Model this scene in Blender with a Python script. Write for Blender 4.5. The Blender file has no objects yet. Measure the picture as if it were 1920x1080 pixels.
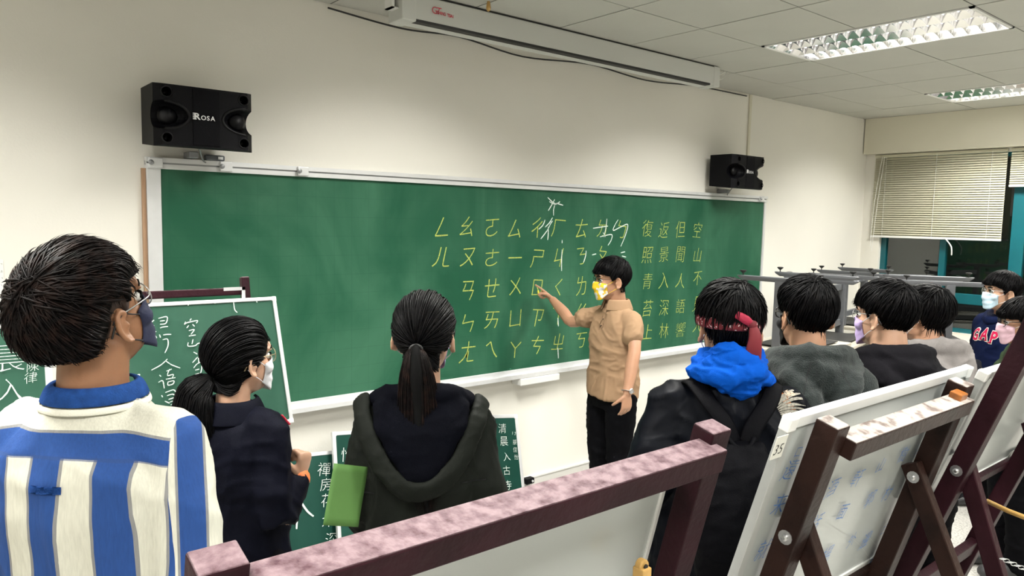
import bpy, bmesh, math, random
import numpy as np
from mathutils import Vector, Matrix
from mathutils.bvhtree import BVHTree
random.seed(7); rng = np.random.default_rng(7)
SC = bpy.context.scene; COL = SC.collection
PI = math.pi
# ---------------------------------------------------------------- camera
CAM = np.array([0.0, -3.7646, 1.8986]); FPX = 1378.46
_yaw, _pit, _rol = 0.68337, -0.09302, 0.02119
_fw = np.array([math.sin(_yaw)*math.cos(_pit), math.cos(_yaw)*math.cos(_pit), math.sin(_pit)])
_r0 = np.array([math.cos(_yaw), -math.sin(_yaw), 0.0]); _u0 = np.cross(_r0, _fw)
_r = _r0*math.cos(_rol)+_u0*math.sin(_rol); _u = -_r0*math.sin(_rol)+_u0*math.cos(_rol)
cd = bpy.data.cameras.new('camera'); cam = bpy.data.objects.new('camera', cd); COL.objects.link(cam)
cd.sensor_width = 36; cd.lens = FPX*36/1920; cd.clip_start = 0.02; cd.clip_end = 100
cam.matrix_world = Matrix(((_r[0], _u[0], -_fw[0], CAM[0]), (_r[1], _u[1], -_fw[1], CAM[1]), (_r[2], _u[2], -_fw[2], CAM[2]), (0, 0, 0, 1)))
SC.camera = cam
def ray(px, py): return _r*(px-960)/FPX-_u*(py-540)/FPX+_fw
def at_d(px, py, d): return CAM+ray(px, py)*d
def hit(px, py, P, N):                     # where the sight line through a pixel meets a real plane of the room
    d = ray(px, py); N = np.array(N, float); t = ((np.array(P, float)-CAM)@N)/(d@N); return CAM+d*t
def at_y(px, py, Y): return hit(px, py, (0, Y, 0), (0, 1, 0))
def at_z(px, py, Z): return hit(px, py, (0, 0, Z), (0, 0, 1))
def at_x(px, py, X): return hit(px, py, (X, 0, 0), (1, 0, 0))
# ---------------------------------------------------------------- world, exposure
w = bpy.data.worlds.new('night'); SC.world = w; w.use_nodes = True
w.node_tree.nodes['Background'].inputs[0].default_value = (0.010, 0.012, 0.016, 1); w.node_tree.nodes['Background'].inputs[1].default_value = 1.0
SC.view_settings.view_transform = 'Standard'; SC.view_settings.look = 'None'
SC.view_settings.gamma = 1; SC.view_settings.use_curve_mapping = False; SC.view_settings.exposure = 0.0
TUBE_W = 47.0                               # watts per fluorescent tube
GX0, GY0, TILE, CH = 3.589, -0.436, 0.605, 3.019   # ceiling grid measured from the photograph
FIX = [(i, j) for i in (-7, -3, 1, 5) for j in (2, 6)]   # troffers: one tile wide, two long
def gx(i): return GX0+i*TILE
def gy(j): return GY0-(j-1)*TILE
for (i, j) in FIX:
    for k in range(3):
        L = bpy.data.lights.new('tube_light', 'AREA'); L.shape = 'RECTANGLE'; L.size = 0.05; L.size_y = 1.12; L.energy = TUBE_W; L.color = (1.0, 0.98, 0.915)
        o = bpy.data.objects.new('tube_light', L); COL.objects.link(o)
        o.location = (gx(i)+TILE*(k+0.5)/3, gy(j)-TILE, CH+0.052)
# ---------------------------------------------------------------- materials
def nodes(m): m.use_nodes = True; return m.node_tree.nodes, m.node_tree.links
def pm(name, col, rough=0.6, var=0.0, vs=8.0, bump=0.0, bs=40.0, metal=0.0, spec=0.5, col2=None, sss=0.0, stretch=None, detail=4.0, thr=None, alpha=None, sheen=0.0, emit=None):
    m = bpy.data.materials.new(name); N, L = nodes(m); b = N['Principled BSDF']
    b.inputs['Base Color'].default_value = (*col, 1); b.inputs['Roughness'].default_value = rough
    b.inputs['Metallic'].default_value = metal; b.inputs['Specular IOR Level'].default_value = spec
    if sss: b.inputs['Subsurface Weight'].default_value = sss; b.inputs['Subsurface Radius'].default_value = (0.02, 0.008, 0.004); b.inputs['Subsurface Scale'].default_value = 0.5
    if sheen: b.inputs['Sheen Weight'].default_value = sheen; b.inputs['Sheen Roughness'].default_value = 0.5
    if emit: b.inputs['Emission Color'].default_value = (*emit[:3], 1); b.inputs['Emission Strength'].default_value = emit[3]
    tc = N.new('ShaderNodeTexCoord'); mp = N.new('ShaderNodeMapping'); L.new(tc.outputs['Object'], mp.inputs[0])
    if stretch: mp.inputs['Scale'].default_value = stretch
    if var or col2:
        n = N.new('ShaderNodeTexNoise'); n.inputs['Scale'].default_value = vs; n.inputs['Detail'].default_value = detail; L.new(mp.outputs[0], n.inputs['Vector'])
        r = N.new('ShaderNodeValToRGB'); L.new(n.outputs['Fac'], r.inputs[0])
        a, c = thr or (0.3, 0.7); r.color_ramp.elements[0].position = a; r.color_ramp.elements[1].position = c
        c2 = col2 or tuple(x*(1-var) for x in col)
        r.color_ramp.elements[0].color = (*c2, 1); r.color_ramp.elements[1].color = (*col, 1); L.new(r.outputs[0], b.inputs['Base Color'])
    if bump:
        n2 = N.new('ShaderNodeTexNoise'); n2.inputs['Scale'].default_value = bs; n2.inputs['Detail'].default_value = 5; L.new(mp.outputs[0], n2.inputs['Vector'])
        bp = N.new('ShaderNodeBump'); bp.inputs['Strength'].default_value = bump; bp.inputs['Distance'].default_value = 0.01
        L.new(n2.outputs['Fac'], bp.inputs['Height']); L.new(bp.outputs[0], b.inputs['Normal'])
    return m
M = {}
M['wall'] = pm('wall_paint', (0.80, 0.78, 0.715), 0.75, 0.05, 1.2, 0.06, 90)
M['wainscot'] = pm('wainscot_paint', (0.62, 0.61, 0.58), 0.6, 0.06, 2)
M['soffit'] = pm('soffit_paint', (0.70, 0.67, 0.55), 0.75, 0.04, 1.5)
M['tile'] = pm('ceiling_tile', (0.50, 0.50, 0.455), 0.85, 0.05, 3, 0.15, 160)
M['tbar'] = pm('ceiling_grid_white', (0.04, 0.04, 0.035), 0.5)
M['floor'] = pm('terrazzo', (0.47, 0.46, 0.43), 0.35, col2=(0.30, 0.29, 0.27), vs=75, thr=(0.42, 0.52))
M['alu'] = pm('aluminium', (0.78, 0.79, 0.80), 0.38, 0.08, 12, metal=0.35)
M['alu_dark'] = pm('dark_aluminium', (0.30, 0.31, 0.32), 0.4, metal=0.6)  # darker metal for screws, brackets and shelves; also paints the rail's shadow line
M['mirror'] = pm('louvre_metal', (0.92, 0.92, 0.93), 0.12, metal=1.0)
M['whitep'] = pm('white_plastic', (0.78, 0.78, 0.76), 0.4, 0.04, 6)
M['housing'] = pm('screen_housing', (0.58, 0.59, 0.56), 0.45, 0.03, 2)
M['black'] = pm('black_plastic', (0.002, 0.002, 0.003), 0.5, bump=0.12, bs=300, spec=.1)
M['blackgr'] = pm('speaker_grille', (0.002, 0.002, 0.003), 0.8, bump=0.2, bs=400, spec=.12)
M['horn'] = pm('speaker_horn', (0.002, 0.002, 0.003), 0.42, spec=.2)
M['red_ink'] = pm('red_ink', (0.50, 0.02, 0.05), 0.5)
M['silver_ink'] = pm('silver_ink', (0.75, 0.75, 0.76), 0.4)
M['ink'] = pm('black_ink', (0.02, 0.02, 0.02), 0.5)
M['blue_ink'] = pm('blue_marker', (0.03, 0.12, 0.40), 0.5, col2=(0.12, 0.26, 0.52), vs=60, thr=(0.35, 0.6))
M['chalk_y'] = pm('yellow_chalk', (0.46, 0.50, 0.10), 0.9, col2=(0.17, 0.27, 0.08), vs=160, thr=(0.32, 0.55))
M['chalk_w'] = pm('white_chalk', (0.78, 0.82, 0.78), 0.9, col2=(0.36, 0.50, 0.44), vs=160, thr=(0.32, 0.52))
M['brown_strip'] = pm('brown_strip', (0.36, 0.22, 0.13), 0.6)
M['teal'] = pm('teal_window_frame', (0.0, 0.095, 0.115), 0.4, 0.15, 4)
M['blind'] = pm('blind_slat', (0.50, 0.485, 0.37), 0.45)
M['deskgrey'] = pm('grey_metal', (0.115, 0.12, 0.13), 0.45, 0.06, 5, metal=0.2)
M['desktop'] = pm('desk_top', (0.42, 0.39, 0.33), 0.5)
M['rubber'] = pm('rubber', (0.012, 0.012, 0.012), 0.6)
M['maroon'] = pm('maroon_wood_paint', (0.024, 0.005, 0.009), 0.5, 0.45, 7, 0.2, 60, spec=.14)
M['maroon_worn'] = pm('worn_maroon_wood', (0.21, 0.145, 0.16), 0.55, col2=(0.060, 0.026, 0.034), vs=46, thr=(0.30, 0.62), bump=0.35, bs=90, detail=10, spec=.2)
M['darkwood'] = pm('dark_brown_wood_paint', (0.004, 0.0025, 0.0025), 0.4, col2=(0.020, 0.009, 0.007), vs=9, thr=(0.5, 0.8), bump=0.2, bs=60, spec=.14)
M['wornwood'] = pm('worn_white_wood', (0.33, 0.30, 0.275), 0.6, col2=(0.11, 0.08, 0.07), vs=30, thr=(0.36, 0.50), bump=0.3, bs=70, detail=8)
M['amber'] = pm('amber_varnished_wood', (0.36, 0.12, 0.02), 0.3, 0.5, 40)
M['ochre'] = pm('ochre_wood', (0.50, 0.30, 0.09), 0.4, 0.2, 30)
M['steel'] = pm('steel', (0.55, 0.55, 0.56), 0.3, metal=0.9)
M['wb'] = pm('whiteboard_enamel', (0.47, 0.50, 0.49), 0.22, 0.05, 3)
M['wbframe'] = pm('whiteboard_frame', (0.70, 0.71, 0.70), 0.4, 0.06, 10)
M['wbgrey'] = pm('whiteboard_side_frame', (0.36, 0.37, 0.36), 0.45, 0.1, 12)
M['tape'] = pm('masking_tape', (0.66, 0.66, 0.60), 0.5, 0.1, 30)
M['paper'] = pm('paper', (0.80, 0.80, 0.77), 0.7)
M['greenpaper'] = pm('green_paper', (0.070, 0.170, 0.035), 0.7, 0.1, 5, 0.1, 20)
def chalkboard_mat(name, base, smudge, grid):
    m = bpy.data.materials.new(name); N, L = nodes(m); b = N['Principled BSDF']; b.inputs['Roughness'].default_value = 0.5; b.inputs['Specular IOR Level'].default_value = 0.12
    tc = N.new('ShaderNodeTexCoord'); mp = N.new('ShaderNodeMapping'); mp.inputs['Scale'].default_value = (1, 1, 0.55); L.new(tc.outputs['Object'], mp.inputs[0])
    n = N.new('ShaderNodeTexNoise'); n.inputs['Scale'].default_value = 2.4; n.inputs['Detail'].default_value = 7; n.inputs['Distortion'].default_value = 0.8; L.new(mp.outputs[0], n.inputs['Vector'])
    r = N.new('ShaderNodeValToRGB'); L.new(n.outputs['Fac'], r.inputs[0]); r.color_ramp.elements[0].position = 0.38; r.color_ramp.elements[1].position = 0.78
    r.color_ramp.elements[0].color = (*base, 1); r.color_ramp.elements[1].color = (*smudge, 1)
    last = r.outputs[0]
    if grid:
        sx = N.new('ShaderNodeSeparateXYZ'); L.new(tc.outputs['Object'], sx.inputs[0])
        def line(sock):
            a = N.new('ShaderNodeMath'); a.operation = 'DIVIDE'; L.new(sock, a.inputs[0]); a.inputs[1].default_value = grid
            f = N.new('ShaderNodeMath'); f.operation = 'FRACT'; L.new(a.outputs[0], f.inputs[0])
            c = N.new('ShaderNodeMath'); c.operation = 'LESS_THAN'; L.new(f.outputs[0], c.inputs[0]); c.inputs[1].default_value = 0.022; return c
        a, c = line(sx.outputs['X']), line(sx.outputs['Z']); mx = N.new('ShaderNodeMath'); mx.operation = 'MAXIMUM'; L.new(a.outputs[0], mx.inputs[0]); L.new(c.outputs[0], mx.inputs[1])
        ml = N.new('ShaderNodeMath'); ml.operation = 'MULTIPLY'; L.new(mx.outputs[0], ml.inputs[0]); ml.inputs[1].default_value = 0.28
        mix = N.new('ShaderNodeMixRGB'); L.new(ml.outputs[0], mix.inputs[0]); L.new(last, mix.inputs[1]); mix.inputs[2].default_value = (0.01, 0.05, 0.035, 1); last = mix.outputs[0]
    L.new(last, b.inputs['Base Color']); return m
M['green'] = chalkboard_mat('green_chalkboard', (0.013, 0.076, 0.040), (0.046, 0.140, 0.083), 0.105)
M['green2'] = chalkboard_mat('small_green_chalkboard', (0.030, 0.090, 0.060), (0.056, 0.130, 0.092), 0)
M['green3'] = chalkboard_mat('dark_green_chalkboard', (0.006, 0.042, 0.030), (0.015, 0.062, 0.046), 0)
def glass_mat(name, tint=(1, 1, 1), ref=0.08, rough=0.02):
    m = bpy.data.materials.new(name); N, L = nodes(m); N.remove(N['Principled BSDF']); t = N.new('ShaderNodeBsdfTransparent'); t.inputs[0].default_value = (*tint, 1)
    g = N.new('ShaderNodeBsdfGlossy'); g.inputs['Roughness'].default_value = rough; mx = N.new('ShaderNodeMixShader'); mx.inputs[0].default_value = ref
    L.new(t.outputs[0], mx.inputs[1]); L.new(g.outputs[0], mx.inputs[2]); L.new(mx.outputs[0], N['Material Output'].inputs[0]); return m
M['pane'] = glass_mat('window_pane', (0.85, 0.9, 0.9), 0.07)
M['lens'] = glass_mat('spectacle_lens', (0.93, 0.97, 0.95), 0.10)
# ---------------------------------------------------------------- mesh building
def tag(o, label=None, cat=None, group=None, kind=None):
    for k, v in (('label', label), ('category', cat), ('group', group), ('kind', kind)):
        if v: o[k] = v
    return o
def empty(name, loc=(0, 0, 0), rz=0, label=None, cat=None, group=None, kind=None):
    o = bpy.data.objects.new(name, None); o.empty_display_size = 0.1; COL.objects.link(o); o.location = loc; o.rotation_euler = (0, 0, rz); return tag(o, label, cat, group, kind)
class MB:
    def __init__(s): s.v = []; s.f = []; s.n = 0
    def add(s, V, F):
        V = np.asarray(V, float).reshape(-1, 3); s.v.append(V); o = s.n; s.f += [tuple(i+o for i in f) for f in F]; s.n += len(V); return s
    def V(s): return np.concatenate(s.v) if s.v else np.zeros((0, 3))
    def xf(s, R=None, t=(0, 0, 0)):
        V = s.V(); V = V@np.array(R).T if R is not None else V; s.v = [V+np.array(t)]; return s
    def merge(s, o): return s.add(o.V(), o.f)
    def box(s, lo, hi, R=None, c=None):
        lo, hi = np.minimum(lo, hi), np.maximum(lo, hi); V = np.array([(x, y, z) for x in (lo[0], hi[0]) for y in (lo[1], hi[1]) for z in (lo[2], hi[2])], float)
        if R is not None: cc = np.array(c if c is not None else (lo+hi)/2); V = (V-cc)@np.array(R).T+cc
        return s.add(V, [(0, 1, 3, 2), (4, 6, 7, 5), (0, 4, 5, 1), (2, 3, 7, 6), (0, 2, 6, 4), (1, 5, 7, 3)])
    def beam(s, a, b, w, h, up=(0, 0, 1)):          # box along a-b, w across, h along 'up'
        a, b = np.array(a, float), np.array(b, float); t = (b-a)/np.linalg.norm(b-a); sd = np.cross(t, up); sd /= np.linalg.norm(sd); u = np.cross(sd, t)
        V = [p+sd*i*w/2+u*j*h/2 for p in (a, b) for i in (-1, 1) for j in (-1, 1)]
        return s.add(V, [(0, 1, 3, 2), (4, 6, 7, 5), (0, 4, 5, 1), (2, 3, 7, 6), (0, 2, 6, 4), (1, 5, 7, 3)])
    def tube(s, pts, rads, up=(0, 0, 1), seg=12, sub=0, caps=True, closed=False):
        P = np.array(pts, float); R = np.array([(r, r) if np.isscalar(r) else r for r in (rads if hasattr(rads, '__len__') else [rads]*len(P))], float)
        if sub:
            n = len(P); Q = []; W = []
            for i in range(n if closed else n-1):
                g = (lambda k: k % n) if closed else (lambda k: min(max(k, 0), n-1))
                p0, p1, p2, p3 = P[g(i-1)], P[g(i)], P[g(i+1)], P[g(i+2)]; r1, r2 = R[g(i)], R[g(i+1)]
                for k in range(sub):
                    t = k/sub; Q.append(.5*((2*p1)+(p2-p0)*t+(2*p0-5*p1+4*p2-p3)*t*t+(3*p1-p0-3*p2+p3)*t**3)); W.append(r1+(r2-r1)*(3*t*t-2*t**3))
            if not closed: Q.append(P[-1]); W.append(R[-1])
            P = np.array(Q); R = np.array(W)
        T = np.roll(P, -1, 0)-np.roll(P, 1, 0)
        if not closed: T[0] = P[1]-P[0]; T[-1] = P[-1]-P[-2]
        T /= np.linalg.norm(T, axis=1)[:, None]+1e-12
        if caps and not closed:
            k = (0.0, 0.45, 0.8); e0 = [P[0]-T[0]*R[0].min()*(1-q)*0.9 for q in (0.0, 0.3, 0.7)]; s0 = (0.15, 0.6, 0.88)
            e1 = [P[-1]+T[-1]*R[-1].min()*(1-q)*0.9 for q in (0.7, 0.3, 0.0)]; s1 = (0.88, 0.6, 0.15)
            R = np.concatenate([[R[0]*q for q in s0], R, [R[-1]*q for q in s1]]); P = np.concatenate([e0, P, e1]); T = np.concatenate([[T[0]]*3, T, [T[-1]]*3])
        up = np.array(up, float); U = np.broadcast_to(up, T.shape) if up.ndim == 1 else up
        if up.ndim == 1 and abs(T@(up/np.linalg.norm(up))).max() > .93:
            s0 = np.cross(T[0], up); s0 = s0 if np.linalg.norm(s0) > .2 else np.cross(T[0], (0, 1, 0) if abs(T[0][1]) < .9 else (1, 0, 0)); S_ = []
            for t_ in T: s0 = s0-t_*(s0@t_); s0 = s0/np.linalg.norm(s0); S_.append(s0)
            U = np.cross(np.array(S_), T)
        S = np.cross(T, U); ln = np.linalg.norm(S, axis=1); bad = ln < 1e-3
        if bad.any(): S[bad] = np.cross(T[bad], (0.3, 1, 0.1)); ln = np.linalg.norm(S, axis=1)
        S /= ln[:, None]; U = np.cross(S, T); a = np.arange(seg)*2*PI/seg; n = len(P)
        V = P[:, None]+S[:, None]*(np.cos(a)[None, :, None]*R[:, 0, None, None])+U[:, None]*(np.sin(a)[None, :, None]*R[:, 1, None, None])
        F = [(i*seg+j, i*seg+(j+1) % seg, ((i+1) % n)*seg+(j+1) % seg, ((i+1) % n)*seg+j) for i in range(n if closed else n-1) for j in range(seg)]
        if not closed: F += [tuple(range(seg-1, -1, -1)), tuple(range((n-1)*seg, n*seg))]
        return s.add(V.reshape(-1, 3), F)
    def ell(s, c, r, R=None, nu=16, nv=10):
        V = [(0, 0, -1)]+[(math.cos(2*PI*i/nu)*math.sin(PI*j/nv), math.sin(2*PI*i/nu)*math.sin(PI*j/nv), -math.cos(PI*j/nv)) for j in range(1, nv) for i in range(nu)]+[(0, 0, 1)]
        V = np.array(V)*np.array(r); V = V@np.array(R).T if R is not None else V
        F = [(0, 1+(i+1) % nu, 1+i) for i in range(nu)]+[(1+j*nu+i, 1+j*nu+(i+1) % nu, 1+(j+1)*nu+(i+1) % nu, 1+(j+1)*nu+i) for j in range(nv-2) for i in range(nu)]
        e = 1+(nv-1)*nu; F += [(e, 1+(nv-2)*nu+i, 1+(nv-2)*nu+(i+1) % nu) for i in range(nu)]
        return s.add(V+np.array(c), F)
    def rings(s, rows, seg=28, pw=2.4):             # rows (z, rx, ry, cx, cy), stacked upwards, closed
        a = np.arange(seg)*2*PI/seg; ca, sa = np.cos(a), np.sin(a); k = 2/pw; cx = np.sign(ca)*abs(ca)**k; sy = np.sign(sa)*abs(sa)**k
        rows = [tuple(r)+(0,)*(5-len(r)) for r in rows]
        V = np.array([np.stack([r[3]+cx*r[1], r[4]+sy*r[2], np.full(seg, r[0])], 1) for r in rows]).reshape(-1, 3); n = len(rows)
        F = [(i*seg+j, i*seg+(j+1) % seg, (i+1)*seg+(j+1) % seg, (i+1)*seg+j) for i in range(n-1) for j in range(seg)]
        F += [tuple(range(seg-1, -1, -1)), tuple(range((n-1)*seg, n*seg))]
        return s.add(V, F)
    def lathe(s, prof, c=(0, 0, 0), seg=16, R=None):
        a = np.arange(seg)*2*PI/seg; V = np.array([(r*math.cos(x), r*math.sin(x), z) for r, z in prof for x in a]); V = V@np.array(R).T if R is not None else V; n = len(prof)
        F = [(i*seg+j, i*seg+(j+1) % seg, (i+1)*seg+(j+1) % seg, (i+1)*seg+j) for i in range(n-1) for j in range(seg)]+[tuple(range(seg-1, -1, -1)), tuple(range((n-1)*seg, n*seg))]
        return s.add(V+np.array(c), F)
def mesh_of(mb, name):
    me = bpy.data.meshes.new(name); me.from_pydata(mb.V().tolist(), [], mb.f); me.update(); return me
def mk(name, mb, mat, parent=None, smooth=False, bevel=0, sub=0, seg=2):
    me = mesh_of(mb, name) if isinstance(mb, MB) else mb; me.name = name
    me.materials.clear()
    for m_ in (mat if isinstance(mat, (list, tuple)) else [mat]): me.materials.append(M[m_] if isinstance(m_, str) else m_)
    o = bpy.data.objects.new(name, me); COL.objects.link(o)
    if parent: o.parent = parent
    if smooth: me.shade_smooth()
    if bevel:
        b = o.modifiers.new('bevel', 'BEVEL'); b.width = bevel; b.segments = seg; b.limit_method = 'ANGLE'; b.angle_limit = 0.6
    if sub: q = o.modifiers.new('subdivision', 'SUBSURF'); q.levels = sub; q.render_levels = sub
    return o
def struct(name, mb, mat, parent=None, **k):
    o = mk(name, mb, mat, parent, **k)
    if not parent: o['kind'] = 'structure'
    return o
def evaluated(me, mods):
    o = bpy.data.objects.new('tmp', me); COL.objects.link(o)
    for t, props in mods:
        m = o.modifiers.new('m', t)
        for k, v in props.items(): setattr(m, k, v)
    dg = bpy.context.evaluated_depsgraph_get(); r = bpy.data.meshes.new_from_object(o.evaluated_get(dg)); bpy.data.objects.remove(o); bpy.data.meshes.remove(me); return r
def remesh(mb, voxel=0.01, smooth=4, name='m'):
    return evaluated(mesh_of(mb, name), [('REMESH', dict(mode='VOXEL', voxel_size=voxel)), ('SMOOTH', dict(factor=0.5, iterations=smooth))])
def getv(me): a = np.empty(len(me.vertices)*3); me.vertices.foreach_get('co', a); return a.reshape(-1, 3)
def getn(me): a = np.empty(len(me.vertices)*3); me.vertices.foreach_get('normal', a); return a.reshape(-1, 3)
def setv(me, V): me.vertices.foreach_set('co', V.reshape(-1)); me.update()
_H = rng.random(4096)
def vnoise(P):
    P = np.asarray(P); i = np.floor(P).astype(int); f = P-i; f = f*f*(3-2*f); r = 0
    for dx in (0, 1):
        for dy in (0, 1):
            for dz in (0, 1):
                h = _H[((i[:, 0]+dx)*73856093 ^ (i[:, 1]+dy)*19349663 ^ (i[:, 2]+dz)*83492791) & 4095]
                r = r+h*(f[:, 0] if dx else 1-f[:, 0])*(f[:, 1] if dy else 1-f[:, 1])*(f[:, 2] if dz else 1-f[:, 2])
    return r
def folds(me, amp=0.010, freq=(9, 9, 5), fine=0.003, seed=0.0, mask=None):
    V = getv(me); Nn = getn(me); Q = V*np.array(freq)+seed
    Q = Q+1.3*np.stack([vnoise(Q*0.6+9), vnoise(Q*0.6+31), vnoise(Q*0.6+57)], 1)
    a = 1-abs(2*vnoise(Q)-1); b = 1-abs(2*vnoise(Q*np.array((2.1, 2.1, 3.4))+11)-1); c = 1-abs(2*vnoise(Q*4.6+5)-1)
    d = amp*(a**2.5-0.40)+fine*1.4*(b**3-0.3)+fine*.5*(c**3-.3)
    if mask is not None: d = d*mask(V)
    setv(me, V+Nn*d[:, None]); return me
# glyph outlines taken from the built-in font
_G = {}
def glyph(ch, off=-0.010):
    k = (ch, off)
    if k not in _G:
        c = bpy.data.curves.new('g', 'FONT'); c.body = ch; c.size = 1; c.offset = off; c.resolution_u = 3
        o = bpy.data.objects.new('g', c); COL.objects.link(o); dg = bpy.context.evaluated_depsgraph_get(); m = bpy.data.meshes.new_from_object(o.evaluated_get(dg))
        V = getv(m) if len(m.vertices) else np.zeros((0, 3)); F = [tuple(p.vertices) for p in m.polygons]; bpy.data.objects.remove(o); bpy.data.meshes.remove(m); bpy.data.curves.remove(c)
        if len(V): cx = (V[:, 0].min()+V[:, 0].max())/2; cy = (V[:, 1].min()+V[:, 1].max())/2; V = V-np.array((cx, cy, 0))
        _G[k] = (V, F)
    return _G[k]
def put(mb, ch, P, R, U, size, slant=0.0, rot=0.0, sx=1.0, sy=1.0, off=-0.010, wob=0.0):
    V, F = glyph(ch, off)
    if not len(V): return
    x, y = V[:, 0]*sx, V[:, 1]*sy; x = x+slant*y
    if wob: x = x+wob*np.sin(y*5+P[0]*40); y = y+wob*np.sin(x*5+P[0]*70)
    c, s = math.cos(rot), math.sin(rot); x, y = x*c-y*s, x*s+y*c
    mb.add(np.array(P)+np.outer(x*size, R)+np.outer(y*size, U), F)
def stroke(mb, pts, w, N, sub=5):                   # a chalk or pen line lying on a plane with normal N
    P = np.array(pts, float); n = len(P); Q = []
    for i in range(n-1):
        p0, p1, p2, p3 = P[max(i-1, 0)], P[i], P[i+1], P[min(i+2, n-1)]
        for k in range(sub): t = k/sub; Q.append(.5*((2*p1)+(p2-p0)*t+(2*p0-5*p1+4*p2-p3)*t*t+(3*p1-p0-3*p2+p3)*t**3))
    Q.append(P[-1]); Q = np.array(Q); T = np.gradient(Q, axis=0); T /= np.linalg.norm(T, axis=1)[:, None]+1e-9; S = np.cross(T, N); m = len(Q)
    ww = w*(0.55+0.45*np.sin(np.linspace(0.25, PI-0.45, m)))[:, None]/2
    mb.add(np.concatenate([Q+S*ww, Q-S*ww]), [(i, i+1, m+i+1, m+i) for i in range(m-1)])
def decal(name, mb, target, mat, parent, side=-1, lift=0.0025, maxe=0.02):   # flat shape in local x,z laid on the back (-1) or front (+1) of a garment
    me = mesh_of(mb, name); bm = bmesh.new(); bm.from_mesh(me); bmesh.ops.triangulate(bm, faces=bm.faces[:])
    for _ in range(5):
        es = [e for e in bm.edges if e.calc_length() > maxe]
        if not es: break
        bmesh.ops.subdivide_edges(bm, edges=es, cuts=1); bmesh.ops.triangulate(bm, faces=bm.faces[:])
    tm = target.data; bvh = BVHTree.FromPolygons([v.co for v in tm.vertices], [p.vertices for p in tm.polygons])
    miss = []
    for v in bm.verts:
        h = bvh.ray_cast(Vector((v.co.x, side*1.0, v.co.z)), Vector((0, -side, 0)))
        if h[0] is None or h[0].y*side < -.06: miss.append(v)
        else: v.co.y = h[0].y+side*lift
    bmesh.ops.delete(bm, geom=miss, context='VERTS')
    bm.to_mesh(me); bm.free(); me.shade_smooth(); return mk(name, me, mat, parent)
def rotm(axis, a):
    c, s = math.cos(a), math.sin(a)
    return np.array({'x': ((1, 0, 0), (0, c, -s), (0, s, c)), 'y': ((c, 0, s), (0, 1, 0), (-s, 0, c)), 'z': ((c, -s, 0), (s, c, 0), (0, 0, 1))}[axis], float)
# ================================================================ ROOM
X0, X1, Y1 = -2.2, 7.87, -6.6
struct('floor', MB().box((X0-.2, Y1-.2, -0.1), (X1+.3, 0.1, 0)), 'floor')
wl = struct('wall_front', MB().box((X0-.2, 0, 0), (X1+.2, 0.15, CH+.3)), 'wall')
struct('wall_left', MB().box((X0-.15, Y1, 0), (X0, 0, CH+.3)), 'wall')
struct('wall_back', MB().box((X0, Y1-.15, 0), (X1+.2, Y1, CH+.3)), 'wall')
struct('baseboard_front', MB().box((X0, -0.012, 0), (X1, 0, 0.112)), 'wainscot')
struct('trim_1', MB().box((X0, -0.018, 0.112), (X1, 0, 0.124)), 'whitep')
# ceiling: hidden grid slab, one lay-in panel per bay
ce = struct('ceiling', MB().box((X0, Y1, CH+.13), (X1+.15, 0, CH+.2)), 'tbar')
gridb = MB(); i0, i1 = -9, 8; j0, j1 = 1, 11
skip = set((i, j) for (a, b) in FIX for i, j in ((a, b), (a, b+1)))
for i in range(i0, i1): gridb.box((gx(i)-.012, Y1, CH+.003), (gx(i)+.012, 0, CH+.006))
for j in range(j0, j1+1):
    for i in range(i0-1, i1):
        if not ((i, j) in skip and (i, j-1) in skip): gridb.box((max(gx(i), X0), gy(j)-.012, CH+.003), (min(gx(i+1), X1), gy(j)+.012, CH+.006))
mk('ceiling_grid', gridb, 'tbar', ce)
pan = {}
for i in range(-10, 8):
    for j in range(0, 11):
        if (i, j) in skip: continue
        xa, xb = max(gx(i), X0), min(gx(i+1), X1-.01); ya, yb = max(gy(j+1), Y1), min(gy(j), -0.001)
        if xb-xa < .03 or yb-ya < .03: continue
        k = (round(xb-xa, 3), round(yb-ya, 3))
        if k not in pan: pan[k] = mesh_of(MB().box((-k[0]/2+.004, -k[1]/2+.004, 0), (k[0]/2-.004, k[1]/2-.004, .012)), 'ceiling_panel'); pan[k].materials.append(M['tile'])
        o = bpy.data.objects.new('ceiling_panel', pan[k]); COL.objects.link(o); o.parent = ce; o.location = ((xa+xb)/2, (ya+yb)/2, CH+random.uniform(-.0015, .0015)); o.rotation_euler = (random.uniform(-.0015, .0015), random.uniform(-.0015, .0015), 0)
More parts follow.
